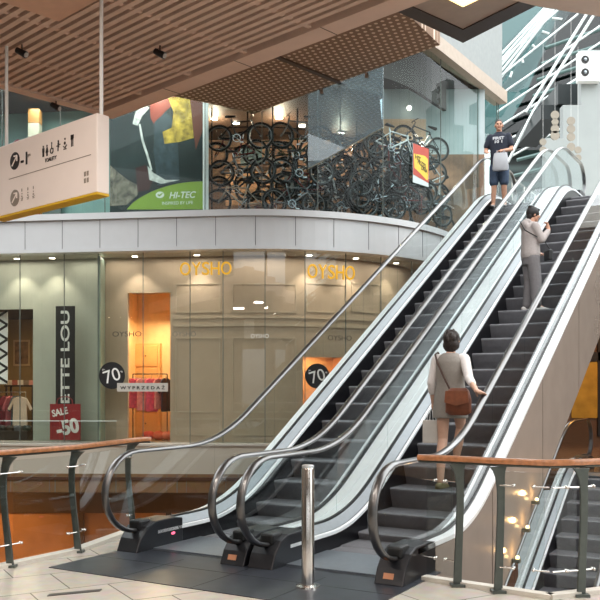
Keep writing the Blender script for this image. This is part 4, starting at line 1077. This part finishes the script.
# lamps in the bike shop ceiling
for i, (x, lb) in enumerate(((214, 'first'), (236, 'second'), (279, 'third'), (302, 'fourth'), (342, 'fifth'), (358, 'sixth'), (408, 'seventh'))):
    t_ = tpx(x, 2.9+.4*(i % 2)); p = Cv(t_, 2.9+.4*(i % 2), 8.44)
    mb = MB(); mb.tube([(0, 0, .02), (0, 0, -.02)], .085, 16); o = mb.build('ceiling_lamp', lampw); o.location = p; prop(o, 'round white lamp on the bike shop ceiling, %s from the left' % lb, 'lamp')
    if i % 2 == 0: lamp('POINT', p-Vector((0, 0, .25)), 80, '#ffe4c4', .1)
# pale panel and hanging sale poster in the bike window
t_ = tpx(402, 3.6); p = Cv(t_, 3.6); T = Ct(t_); z0, z1 = zpx(172, t_, 3.6), zpx(120, t_, 3.6)
mb = MB(); a, b = at(380, 150, 23.54), at(426, 119, 23.54); mb.box(a.x, b.x, 23.54, 23.598, a.z, b.z); o = mb.build('display_board', mat('panel_tan', '#d8b898', .5)); prop(o, 'pale tan display panel behind the upstairs bicycles', 'panel')
for x0_, x1_, y0_, y1_, nm in ((225, 275, 172, 205, 'tan'), (240, 262, 148, 165, 'teal'), (283, 300, 172, 205, 'slate')):
    of = 3.9; t_ = tpx((x0_+x1_)/2, of); p = Cv(t_, of); T = Ct(t_); z0, z1 = zpx(y1_, t_, of), zpx(y0_, t_, of); hw = (x1_-x0_)/2/F*p.y
    mb = MB(); mb.prism([T*-hw, T*hw, T*hw+Vector((0,0,z1-z0)), T*-hw+Vector((0,0,z1-z0))], (0, .04, 0)); o = mb.build('wall_panel', mat('shop_panel_'+nm, {'tan': '#c79a74', 'teal': '#4d6468', 'slate': '#3e4a50'}[nm], .5, 0, .4, 4)); o.location = (p.x, p.y, z0); prop(o, nm+' display panel on the back wall of the bike shop', 'panel')
# red and yellow poster on the glass
t_ = tpx(421, UO-.05); p = Cv(t_, UO-.05); T = Ct(t_); N = Vector((T.y, -T.x, 0)); z0, z1 = zpx(185, t_, UO), zpx(146.5, t_, UO); PWd = .66
r = empty('sale_poster', (p.x, p.y, z0), 0, 'red and yellow sale poster hanging before the upstairs bicycles', 'poster'); hh = z1-z0
mb = MB(); mb.prism([T*-PWd/2, T*PWd/2, T*PWd/2+Vector((0,0,hh)), T*-PWd/2+Vector((0,0,hh))], -N*.01); mb.build('sheet', mat('poster_pale', '#b9c9c8', .5), r)
def ps(a, b, l): return T*(a*PWd)+Vector((0, 0, b*hh))+N*(.002*l)
mb = MB(); mb.prism([ps(-.5, .2, 1), ps(.5, .1, 1), ps(.5, 1, 1), ps(-.5, 1, 1)], N*.0015); mb.build('red_field', mat('poster_red', '#a9402f', .5), r)
mb = MB(); mb.prism([ps(a, b, 2) for a, b in ((-.42, .38), (-.1, .3), (.38, .16), (.46, .2), (.45, .72), (.25, .78), (-.12, .76), (-.46, .74))], N*.0015); mb.build('yellow_field', mat('poster_lemon', '#d3b43a', .5), r)
for s_, a, b, w_ in (('HIT', -.2, .66, .3), ('PRZED', .05, .54, .46), ('DNIA', .22, .42, .36)):
    X, Up = rotx(T, -10); text_obj('lettering', s_, ink, r, ps(a, b, 4), X, hh*.115, PWd*w_*1.15, .003, up=Up, bold=.02)
lamp('AREA', Cv(tpx(420, 1.0), 1.0, 8.2), 45, '#fff0dc', .5)
# made-up pane whose pale tint paints a sky reflection below the bridge edge
e = lambda k: s1+(s2-s1)*k
sm0, sm1 = e(.334), e(.737)
r = empty('reflection_pane', tuple(sm0-Vector((0, 0, .02))), 0, 'bluish pane painted as a sky reflection, below the perforated soffit edge', 'reflection pane')
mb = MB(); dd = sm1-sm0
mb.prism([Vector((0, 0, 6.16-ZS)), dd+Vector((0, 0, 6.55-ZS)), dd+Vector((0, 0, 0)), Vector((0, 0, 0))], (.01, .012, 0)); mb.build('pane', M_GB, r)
mb = MB(); mb.tube([Vector((0, 0, 6.16-ZS)), dd+Vector((0, 0, 6.55-ZS))], .01, 6); mb.build('edge_strip', mat('edge_light', '#c7d4cf'), r)
for k in (.2, .8):
    mb = MB(); mb.box(-.04, .04, -.02, .02, -.1, .0, T=Matrix.Translation(dd*k)); mb.build('clamp', chrome, r)
for i, (x, y, nm) in enumerate(((409, 108, 'farthest left'), (450, 62, 'topmost'), (460, 67, 'second topmost'), (468, 97, 'third from top'), (464, 107, 'lowest right'))):
    of = .9 if x > 440 else 1.6
    t_ = tpx(x, of); p = Cv(t_, of, zpx(y, t_, of)); r = empty('pendant_lamp', tuple(p), 0, 'small round white pendant lamp behind the upstairs corner glass, '+nm, 'lamp')
    mb = MB(); mb.ball((0, 0, 0), .06); mb.build('globe', lampw, r, smooth=True)
    mb = MB(); mb.tube([(0, 0, .05), (0, 0, max(.1, 9.85-p.z))], .004, 5); mb.build('cord', black, r)
# things behind the glazed end
strings = [(470, 118, 200), (478, 112, 195), (463, 140, 205)]
for i, (x, y0_, y1_) in enumerate(strings):
    t_ = tpx(x, .7); p = Cv(t_, .7); z0, z1 = zpx(y1_, t_, .7), zpx(y0_, t_, .7)
    r = empty('light_string', (p.x, p.y, z1), 0, 'vertical string of small white lights behind glazed corner, %s from left' % ['second', 'third', 'first'][i], 'light string')
    mb = MB(); mb.tube([(0, 0, 0), (0, 0, z0-z1)], .005, 5); mb.build('cord', white, r)
    for k in range(9):
        mb = MB(); mb.ball((random.uniform(-.05, .05), 0, (z0-z1)*(k+.5)/9), .045, seg=8, rings=6); mb.build('bulb', mat('bulb_white', '#f2f0ea', .4, emit=1.0), r)
t_ = tpx(468, .9); p = Cv(t_, .9)
mb = MB(); mb.loft([(0, 0, 0, .22, .16), (0, 0, .9, .25, .18), (0, 0, 1.0, .2, .15)], 16); o = mb.build('display_stand', mat('display_red', '#a02a30', .5)); o.location = (p.x, p.y, 5.45); prop(o, 'red display stand on the floor behind the upstairs glazed corner', 'display stand')
# teal shop display
t_ = tpx(35, 1.3); p = Cv(t_, 1.3)
r = empty('striped_totem', (p.x, p.y, 5.45), 0, 'slim totem of red, cream and yellow blocks in the upper left shop', 'display')
for k, hx in enumerate(('#b8402e', '#d8a040', '#e0d4bc', '#b8402e', '#d8a040', '#8a3428', '#e0d4bc', '#c98a4a')):
    mb = MB(); mb.box(-.13, .13, -.13, .13, .36*k, .36*k+.35); mb.build('block', mat('totem_'+hx[1:], hx, .5), r)
t_ = tpx(17, 1.1); p = Cv(t_, 1.1)
r = empty('dress_form', (p.x, p.y, 5.45), 0, 'maroon draped dress form in the upper left shop window', 'mannequin')
mb = MB(); mb.loft([(0, 0, 1.0, .3, .2), (0, 0, 1.4, .34, .22), (0, 0, 1.75, .2, .15), (.02, 0, 2.05, .1, .08), (.02, 0, 2.1, .04, .04)], 20); mb.build('drape', mat('drape_maroon', '#6b2430', .7), r, smooth=True)
mb = MB(); mb.tube([(0, 0, 0), (0, 0, 1.0)], .02, 8); mb.loft([(0, 0, 0, .2, .2), (0, 0, .02, .2, .2)], 16); mb.build('stand', black, r)
t_ = tpx(46, 1.6); p = Cv(t_, 1.6); mb = MB(); mb.prism([(-.5, 0, 0), (.35, 0, 0), (.35, 0, 2.15), (-.5, 0, 1.75)], (0, .08, 0)); o = mb.build('grey_partition', mat('partition_grey', '#6f7a78', .5)); o.location = (p.x, p.y, 5.45); prop(o, 'grey slanted-top partition in the upper left shop', 'partition')
lamp('AREA', Cv(tpx(40, 1), 1.0, 8.3), 14, '#f4fff8', .6)

# upper right: speaker box, ducts, disc garlands, upper rail
p = at(590, 66, YW-.26); r = empty('speaker_box', tuple(p), 0, 'white wall box with two black round speakers, upper right', 'speaker')
mb = MB(); mb.box(-.32, .32, 0, .25, -.42, .42); mb.build('housing', white, r, bevel=.01)
for z in (.18, -.18): mb = MB(); mb.tube([(-.14, -.02, z), (-.14, .0, z)], .11, 20); c_ = mb.build('driver', black, r); mb = MB(); mb.ball((-.14, -.02, z), .045); mb.build('dome', steel2, c_)
for x0_, x1_, y0_, y1_, Y, lb in ((558, 581, 84, 104, 25.6, 'upper'), (541, 564, 105, 119, 25.8, 'lower')):
    a = at(x0_, y1_, Y); b = at(x1_, y0_, Y); mb = MB(); mb.box(a.x, b.x, Y, Y+3, a.z, b.z); o = mb.build('air_duct', mat('duct_black', '#20282a', .5)); prop(o, lb+' dark rectangular air duct under the roof beside the white wall', 'duct')
for i, (x, ys) in enumerate(((555, (115, 122, 129, 135.5)), (571, (121, 129, 137, 147)), (578, (150, 158)), (543, (142, 150)))):
    p = at(x, ys[0]-6, 22); r = empty('disc_garland', tuple(p), 0, 'hanging garland of pale discs near the escalator top, %s from left' % ['second', 'third', 'fourth', 'first'][i], 'garland')
    mb = MB(); mb.tube([(0, 0, 2.5), at(x, ys[-1]+6, 22)-p], .003, 5); mb.build('cord', white, r)
    for y in ys:
        c_ = at(x, y, 22)-p; mb = MB(); mb.tube([c_-Vector((0, .012, 0)), c_+Vector((0, .012, 0))], .09+.02*(y % 2), 18); mb.build('disc', mat('disc_pale', '#8f887c', .5), r)
# glass balustrade upstairs next to the landing
r = empty('landing_balustrade', tuple(E(-.2, 13.6, 5.5)), ANG, 'glass balustrade on the upper landing behind the escalator tops', 'railing')
mb = MB(); mb.tube([(0, .3, 1.05), (0, 3.2, 1.05)], .02, 8); mb.build('top_rail', chrome, r)
for k in range(3): mb = MB(); mb.box(-.006, .006, .3+k, 1.25+k, .05, 1.0); mb.build('glass_panel', M_GL, r)
for k in range(4): mb = MB(); mb.tube([(0, .28+k, 0), (0, .28+k, 1.05)], .018, 8); mb.build('post', chrome, r)

# uplights at the foot of the cladding
for i, (d, z) in enumerate(((4.1, .25), (3.7, -.02), (3.3, -.3))):
    p = E(2.97, d, z); r = empty('uplight', tuple(p), ANG, 'small warm uplight below the right escalator side, %s one' % ['highest', 'middle', 'lowest'][i], 'uplight')
    mb = MB(); mb.box(-.055, .03, -.03, .03, -.02, .02); mb.build('bracket', postm, r)
    mb = MB(); mb.ball((.0, 0, .035), .022); mb.build('bulb', lampy, r)
    lamp('POINT', p+V*.05+Vector((0, 0, .1)), 2.0, '#ffc880', .03)

# ------------------------------------------------------------------ people
def finish(mb, name, m, parent, vox=.012, smooth=3):
    o = mb.build(name, m, parent)
    md = o.modifiers.new('r', 'REMESH'); md.mode = 'VOXEL'; md.voxel_size = vox
    ms = o.modifiers.new('s', 'SMOOTH'); ms.factor = .5; ms.iterations = smooth
    dg = bpy.context.evaluated_depsgraph_get(); dg.update()
    me = bpy.data.meshes.new_from_object(o.evaluated_get(dg)); o.modifiers.clear()
    old = o.data; o.data = me; bpy.data.meshes.remove(old); me.name = name
    me.materials.clear(); me.materials.append(m)
    for p in me.polygons: p.use_smooth = True; p.material_index = 0
    return o
def limb(mb, pts, rad):
    """round-ended tapering limb"""
    P = [Vector(p) for p in pts]
    for i in range(len(P)-1):
        n = 6
        mb.tube([P[i].lerp(P[i+1], k/n) for k in range(n+1)], [rad[i]+(rad[i+1]-rad[i])*k/n for k in range(n+1)], 14)
    for p, r_ in zip(P, rad): mb.ball(p, r_*.99, seg=14, rings=10)
def hand(mb, wrist, direc, palm_n, side, curl=.5, sc=1.0):
    """five-fingered hand; direc along the forearm, palm_n out of the palm, side = thumb side vector"""
    w_ = Vector(wrist); d = Vector(direc).normalized(); n = Vector(palm_n).normalized(); n = (n-d*n.dot(d)).normalized(); s_ = Vector(side); s_ = (s_-d*s_.dot(d)-n*s_.dot(n)).normalized()
    limb(mb, [w_, w_+d*.045*sc], [.024*sc, .028*sc])
    for q in (-.024, -.008, .008, .024): limb(mb, [w_+d*.03*sc+s_*q*.7*sc, w_+d*.085*sc+s_*q*sc], [.013*sc, .0115*sc])
    for q, L_ in ((.026, .066), (.009, .074), (-.009, .069), (-.026, .054)):
        b = w_+d*.085*sc+s_*q*sc; L_ *= sc; p = [b]; a = curl*.35
        for f in (.42, .32, .26):
            p.append(p[-1]+(d*math.cos(a)+n*math.sin(a))*L_*f); a += curl*.75
        limb(mb, p, [.0098*sc, .0092*sc, .0086*sc, .0075*sc])
    t0 = w_+d*.03*sc+s_*.026*sc; t1 = t0+(d*.6+s_*.7+n*.25).normalized()*.035*sc; t2 = t1+(d*.85+s_*.2+n*.4*(.5+curl)).normalized()*.03*sc
    limb(mb, [t0, t1, t2], [.014*sc, .011*sc, .009*sc])
def head(mb, c, fwd, h=.23, tilt=0):
    """c = centre of the skull, fwd = facing direction"""
    c = Vector(c); f = Vector(fwd).normalized(); up = Vector((0, 0, 1)); r_ = f.cross(up).normalized(); up = r_.cross(f)
    T = Matrix((r_, f, up)).transposed()
    k = h/.23
    def P(x, y, z): return c+T @ Vector((x*k, y*k, z*k))
    mb.ball(P(0, -.01, .02), (.074*k, .092*k, .095*k), seg=18, rings=14, T=T)
    mb.ball(P(0, .018, -.045), (.058*k, .068*k, .072*k), seg=18, rings=12, T=T)
    mb.ball(P(0, .055, -.092), (.03*k, .03*k, .024*k), T=T)          # chin
    limb(mb, [P(0, .080, .012), P(0, .104, -.026)], [.009*k, .0135*k])   # nose
    limb(mb, [P(-.04, .072, .028), P(.04, .072, .028)], [.012*k, .012*k])   # brow
    for q in (-1, 1):
        mb.ball(P(q*.03, .062, -.03), (.026*k, .024*k, .022*k), T=T)
        mb.ball(P(q*.077, -.008, -.012), (.012*k, .022*k, .032*k), T=T)   # ear
    return P, T
def face(parent, P, T, k=1):
    mb = MB()
    for q in (-1, 1): mb.ball(P(q*.031, .077, .004), (.014*k, .009*k, .0085*k), T=T, seg=10, rings=8)
    e = mb.build('eyes', mat('eye_dark', '#2a211d', .2), parent)
    mb = MB(); mb.ball(P(0, .083, -.062), (.024*k, .010*k, .0075*k), T=T, seg=12, rings=8); mb.build('mouth', mat('lips', '#8f5248', .5), parent)
    mb = MB()
    for q in (-1, 1): mb.tube([P(q*.016, .088, .024), P(q*.034, .085, .030), P(q*.05, .074, .024)], .0045*k, 6)
    mb.build('eyebrows', hairm, parent)
def shoe(mb, ankle, toe_dir, L_=.25, z0=None):
    a = Vector(ankle); d = Vector(toe_dir).normalized(); zb = a.z-.075 if z0 is None else z0
    s_ = Vector((-d.y, d.x, 0))
    for q, w_, h_ in ((-.055, .036, .06), (0, .038, .075), (.06, .042, .058), (.12, .046, .042), (.165, .036, .032)):
        mb.ball((a.x+d.x*q, a.y+d.y*q, zb+h_*.6), (w_, w_ if False else .05, h_*.6), T=Matrix((s_, d, Vector((0, 0, 1)))).transposed(), seg=14, rings=10)
    mb.prism([Vector((a.x, a.y, zb))+d*x+s_*y for x, y in ((-.085, -.03), (-.085, .03), (.03, .04), (.13, .045), (.2, .02), (.2, -.02), (.13, -.045), (.03, -.04))], (0, 0, .022))

# --- woman in the grey dress, nearest, climbing
base = E(2.23, 3.15, .47)
w1 = empty('person', tuple(base), ANG, 'woman in grey dress with white sleeves standing lower on the right escalator, back turned', 'person')
hipL, kneL, ankL = (-.075, .03, 1.0), (-.075, .02, .55), (-.05, -.12, .085)
hipR, kneR, ankR = (.095, .04, 1.0), (.085, .17, .68), (.03, .16, .316)
shL, elL, wrL = (-.155, .04, 1.45), (-.205, .0, 1.19), (-.205, .06, .96)
shR, elR = (.175, .04, 1.45), (.275, -.10, 1.235)
hr = Vector((2.78-2.23, 2.72-3.15, zh(2.72)-.47))      # point on the handrail
wrR = hr+Vector((-.05, -.075, .065))
mb = MB()
mb.loft([(.01, .03, .92, .15, .11), (.01, .03, 1.02, .16, .115), (.01, .03, 1.16, .125, .09), (.01, .03, 1.3, .14, .10), (.01, .03, 1.42, .16, .10), (.01, .03, 1.5, .10, .075), (.01, .035, 1.53, .05, .05)], 24)
limb(mb, [hipL, kneL, (-.065, -.06, .38), ankL], [.088, .056, .057, .038]); limb(mb, [hipR, kneR, (.06, .15, .5), ankR], [.088, .056, .057, .038])
limb(mb, [ankL, (-.05, .04, .045)], [.036, .03]); limb(mb, [ankR, (.03, .30, .27)], [.036, .03])
limb(mb, [shL, elL, wrL], [.05, .037, .026]); limb(mb, [shR, elR, wrR], [.05, .037, .026])
limb(mb, [(.01, .035, 1.48), (.015, .05, 1.58)], [.052, .048])
P, T = head(mb, (.02, .07, 1.665), (.05, 1, .02), .225)
hand(mb, wrL, (0, .1, -1), (.9, .2, 0), (.2, 1, 0), 1.1); hand(mb, wrR, hr+Vector((0, .03, .035))-wrR, (.3, .2, -1), (-1, .3, 0), .7)
body = finish(mb, 'body', skin2, w1, .0075, 2)
face(w1, P, T, .98)
mb = MB()
mb.loft([(.01, .035, .79, .205, .15), (.01, .035, .86, .205, .15), (.01, .035, 1.0, .195, .145), (.01, .03, 1.18, .165, .12), (.01, .03, 1.32, .17, .125), (.01, .03, 1.43, .172, .115), (.01, .03, 1.49, .13, .092), (.01, .033, 1.525, .085, .07)], 32)
finish(mb, 'dress', mat('dress_grey', '#857f78', .8, 0, .06, 40, bump=.2), w1, .012, 3)
mb = MB()
limb(mb, [(-.12, .04, 1.46), Vector(shL)+Vector((0, 0, .005)), elL, Vector(elL).lerp(Vector(wrL), .45)], [.06, .062, .05, .045])
limb(mb, [(.14, .04, 1.46), Vector(shR)+Vector((0, 0, .005)), elR, Vector(elR).lerp(wrR, .42)], [.06, .062, .05, .045])
finish(mb, 'sleeves', mat('sleeve_white', '#d3cdca', .8, 0, .05, 40), w1, .011, 3)
mb = MB(); mb.ball(P(0, -.02, .03), (.091, .1, .098), T=T, seg=18, rings=14)
for k in range(22):
    a_ = k*2.4; b_ = .35+.07*k; v_ = P(.088*math.cos(a_)*math.sin(b_), -.03-.09*abs(math.sin(a_))*math.sin(b_), .035+.1*math.cos(b_)); limb(mb, [v_, v_+(v_-P(0, 0, .02)).normalized()*.012+Vector((0, 0, -.035))], [.012, .005])
mb.ball(P(0, -.05, .02), (.06, .06, .06)); mb.ball(P(0, -.035, -.03), (.09, .078, .085), T=T, seg=18, rings=14); mb.ball(P(0, -.062, -.1), (.052, .03, .04), T=T)
for q in (-1, 1): mb.ball(P(q*.065, -.0, .0), (.022, .05, .055), T=T)
for q in (-1, 1): mb.ball(P(q*.055, -.035, -.05), (.045, .055, .06)); mb.ball(P(q*.04, -.055, -.09), (.035, .035, .035))
for k in range(0):
    a_ = random.uniform(0, 2*PI); b_ = random.uniform(.1, 1.2); v = Vector((.085*math.cos(a_)*math.sin(b_), -.03+.095*math.sin(a_)*math.sin(b_), .04+.095*math.cos(b_)))
    if v.y < .05: mb.ball(P(*v), .016, seg=8, rings=6)
finish(mb, 'hair', hairm, w1, .008, 1)
mb = MB(); shoe(mb, ankL, (.05, 1, 0), z0=.002); shoe(mb, ankR, (.02, 1, 0), z0=.233); finish(mb, 'shoes', mat('shoe_olive', '#7d7350', .6), w1, .008, 2)
# shoulder bag
r = empty('shoulder_bag', tuple(base+V*.17+U*-.15+Vector((0, 0, 1.0))), ANG, 'brown leather shoulder bag on the hip of the woman in grey dress', 'bag')
mb = MB(); mb.loft([(0, 0, -.17, .10, .03), (0, 0, -.14, .15, .05), (0, 0, .0, .15, .055), (0, 0, .1, .125, .045), (0, 0, .13, .09, .03)], 20); mb.build('bag_body', mat('leather_brown', '#6d3a22', .5, 0, .2, 14), r, smooth=True)
mb = MB(); mb.prism([(-.13, -.062, .1), (.13, -.062, .1), (.14, -.066, -.03), (.0, -.068, -.07), (-.14, -.066, -.03)], (0, .008, 0)); mb.build('flap', mat('leather_flap', '#7c4529', .5, 0, .2, 14), r, bevel=.004)
mb = MB(); mb.tube([(-.1, -.0, .12), (-.19, .02, .28), (-.265, .045, .42), (-.31, .10, .51), (-.305, .17, .535), (-.29, .26, .46)], .011, 6); mb.build('strap', mat('strap_brown', '#3d2418', .5), r)
# paper bag in left hand
r = empty('shopping_bag', tuple(base+V*-.24+U*.09+Vector((0, 0, .50))), ANG, 'white paper shopping bag in the left hand of the woman in grey dress', 'bag')
mb = MB(); mb.prism([(-.09, -.05, 0), (.09, -.05, 0), (.09, .05, 0), (-.09, .05, 0)], (0, 0, .26)); mb.build('bag_body', mat('paper_white', '#c5c1bb', .7), r, bevel=.004)
mb = MB()
for y in (-.048, .048): mb.tube([(-.04, y, .25), (-.025, y*.5, .37), (.02, y*.5, .375), (.04, y, .25)], .004, 6)
mb.build('handles', white, r)

# --- woman in the grey hooded top
base2 = E(2.09, 7.06, TREADZ+.231*10)
fa = R(-78)         # facing mostly to the right
w2 = empty('person', tuple(base2), fa, 'person in light grey hooded top and grey trousers, hand at chin, higher on right escalator', 'person')
mb = MB()
limb(mb, [(-.08, 0, .82), (-.09, .03, .45), (-.10, .0, .08)], [.085, .058, .038]); limb(mb, [(.08, 0, .82), (.085, .03, .45), (.10, .05, .08)], [.085, .058, .038])
limb(mb, [(-.1, 0, .08), (-.1, .1, .035)], [.036, .03]); limb(mb, [(.1, .05, .08), (.1, .15, .035)], [.036, .03])
mb.loft([(0, 0, .76, .145, .105), (0, 0, .9, .15, .11), (0, 0, 1.02, .125, .09), (0, 0, 1.2, .145, .10), (0, 0, 1.28, .15, .095), (0, .01, 1.35, .06, .055)], 24)
limb(mb, [(.18, 0, 1.27), (.2, .1, 1.06), (.105, .25, 1.24)], [.046, .036, .026]); limb(mb, [(-.18, 0, 1.27), (-.215, .03, 1.02), (-.14, .2, .9)], [.046, .036, .026])
limb(mb, [(0, .0, 1.33), (.0, .035, 1.42)], [.05, .046])
P, T = head(mb, (.0, .055, 1.475), (.15, 1, -.12), .21)
hand(mb, (.105, .25, 1.24), (-.25, -.15, 1), (-.2, -1, .2), (-1, .2, 0), .9, .95); hand(mb, (-.14, .2, .9), (.3, 1, -.1), (0, 0, -1), (1, 0, 0), .9, .95)
finish(mb, 'body', skin, w2, .0075, 2); face(w2, P, T, .92)
mb = MB()
mb.loft([(0, 0, .80, .17, .13), (0, 0, .86, .18, .14), (0, 0, 1.0, .17, .13), (0, 0, 1.15, .175, .13), (0, 0, 1.26, .175, .115), (0, 0, 1.33, .10, .085), (0, .01, 1.36, .075, .07)], 30)
limb(mb, [(.16, 0, 1.27), (.205, .08, 1.06), (.125, .22, 1.2)], [.068, .058, .044]); limb(mb, [(-.16, 0, 1.27), (-.22, .03, 1.02), (-.155, .17, .92)], [.068, .058, .044])
mb.ball((0, -.10, 1.30), (.10, .06, .085)); mb.ball((0, -.06, 1.36), (.09, .06, .05))
finish(mb, 'hooded_top', mat('hoodie_grey', '#a39a97', .85, 0, .06, 40, bump=.2), w2, .011, 3)
mb = MB()
mb.loft([(0, 0, .70, .165, .12), (0, 0, .84, .165, .125), (0, 0, .93, .14, .105)], 26)
limb(mb, [(-.08, 0, .8), (-.095, .04, .46), (-.10, .0, .1)], [.105, .088, .075]); limb(mb, [(.08, 0, .8), (.09, .04, .46), (.10, .05, .1)], [.105, .088, .075])
finish(mb, 'trousers', mat('trousers_grey', '#6f6b6c', .85, 0, .08, 30), w2, .011, 3)
mb = MB(); mb.ball(P(0, -.025, .035), (.088, .1, .095), T=T, seg=18, rings=14); mb.ball(P(0, -.07, -.03), (.07, .045, .07), T=T); mb.ball(P(0, -.06, .12), (.055, .05, .03), T=T); mb.ball(P(0, .055, .085), (.06, .035, .025), T=T)
finish(mb, 'hair', hairb, w2, .008, 1)
mb = MB(); shoe(mb, (-.10, .0, .08), (0, 1, 0), z0=.004); shoe(mb, (.10, .05, .08), (0, 1, 0), z0=.004); finish(mb, 'shoes', mat('shoe_white', '#c9c3bf', .6), w2, .008, 2)
r = empty('crossbody_bag', tuple(base2+Vector((.25, -.08, .84))), fa, 'small black crossbody bag worn by the person in grey hooded top', 'bag')
mb = MB(); mb.box(-.09, .09, -.035, .035, -.08, .08); mb.build('bag_body', mat('bag_black', '#141416', .5), r, bevel=.02)
mb = MB(); mb.tube([(.08, -.02, .08), (.1, -.12, .2), (.03, -.40, .36), (-.1, -.42, .52)], .008, 6); mb.build('strap', black, r)

# --- man facing us on the left escalator
base3 = E(.27, 11.36, TREADZ+.231*21)
mn = empty('person', tuple(base3), ANG+PI+R(12), 'man in dark printed t-shirt and blue shorts riding down the left escalator', 'person')
mb = MB()
limb(mb, [(-.09, 0, .94), (-.10, .03, .5), (-.11, -.01, .085)], [.095, .062, .042]); limb(mb, [(.09, 0, .94), (.10, .03, .5), (.12, .03, .085)], [.095, .062, .042])
limb(mb, [(-.11, -.01, .085), (-.12, .12, .035)], [.038, .032]); limb(mb, [(.12, .03, .085), (.13, .15, .035)], [.038, .032])
mb.loft([(0, 0, .88, .16, .115), (0, 0, 1.02, .155, .11), (0, 0, 1.2, .165, .115), (0, 0, 1.4, .19, .12), (0, 0, 1.5, .18, .10), (0, .01, 1.57, .07, .065)], 24)
limb(mb, [(-.205, 0, 1.48), (-.255, .02, 1.2), (-.10, .2, 1.14)], [.056, .042, .03])
rp = Matrix.Rotation(-(ANG+PI+R(12)), 3, 'Z') @ (E(0, 11.1, zh(11.1))-base3)
limb(mb, [(.205, 0, 1.48), (.27, .0, 1.2), (.24, .18, 1.13)], [.056, .042, .03])
limb(mb, [(0, .0, 1.54), (0, .02, 1.63)], [.056, .054])
P, T = head(mb, (0, .045, 1.71), (-.15, 1, -.05), .235)
hand(mb, (-.10, .2, 1.14), (1, .25, -.05), (0, -.3, -1), (0, 1, .3), .8); hand(mb, (.24, .18, 1.13), (-.2, 1, -.1), (-.2, 0, -1), (-1, 0, 0), .8)
finish(mb, 'body', skin, mn, .0075, 2); face(mn, P, T, 1.02)
navy = mat('tshirt_navy', '#1b2130', .85, 0, .1, 30)
mb = MB(); mb.loft([(0, 0, .90, .185, .135), (0, 0, 1.0, .18, .135), (0, 0, 1.2, .185, .135), (0, 0, 1.4, .205, .138), (0, 0, 1.5, .185, .115), (0, 0, 1.555, .10, .085), (0, .01, 1.575, .08, .075)], 30)
limb(mb, [(-.18, 0, 1.48), (-.235, .01, 1.31)], [.078, .072]); limb(mb, [(.18, 0, 1.48), (.245, .0, 1.31)], [.078, .072])
finish(mb, 't_shirt', navy, mn, .011, 3)
for s_, z, w_ in (('FIRST', 1.42, .23), ('10 1', 1.35, .15)): text_obj('shirt_print', s_, mat('print_pale', '#c9ccd2', .7), mn, (0, .142-.0, z), (-1, 0, 0), .06, w_, .012, bold=.03)
mb = MB(); mb.loft([(0, 0, .80, .175, .13), (0, 0, .92, .17, .13), (0, 0, .96, .165, .125)], 26)
limb(mb, [(-.09, 0, .86), (-.105, .03, .54)], [.112, .098]); limb(mb, [(.09, 0, .86), (.105, .03, .54)], [.112, .098])
finish(mb, 'shorts', mat('shorts_blue', '#3b4a60', .85, 0, .1, 30), mn, .011, 3)
mb = MB(); mb.ball(P(0, -.022, .04), (.082, .098, .09), T=T, seg=18, rings=14); mb.ball(P(0, -.06, -.02), (.07, .045, .06), T=T); finish(mb, 'hair', hairm, mn, .008, 1)
mb = MB(); shoe(mb, (-.11, -.01, .085), (-.05, 1, 0), .27, z0=.004); shoe(mb, (.12, .03, .085), (.08, 1, 0), .27, z0=.004); finish(mb, 'shoes', mat('shoe_grey', '#9a9694', .6), mn, .008, 2)
q = Matrix.Rotation(ANG+PI+R(12), 3, 'Z') @ Vector((-.05, .25, .72))
r = empty('shopping_bag', tuple(base3+q), ANG+PI+R(12), 'grey-white plastic shopping bag held in front of the man in shorts', 'bag')
mb = MB(); mb.loft([(0, 0, 0, .15, .05), (0, 0, .04, .165, .065), (0, 0, .25, .15, .05), (0, 0, .36, .13, .03)], 20); mb.build('bag_body', mat('plastic_grey', '#a9abb0', .5), r, smooth=True)
mb = MB()
for x in (-.07, .07): mb.tube([(x-.03, 0, .35), (x, 0, .42), (x+.03, 0, .35)], .008, 6)
mb.build('handles', MATS['plastic_grey'], r)
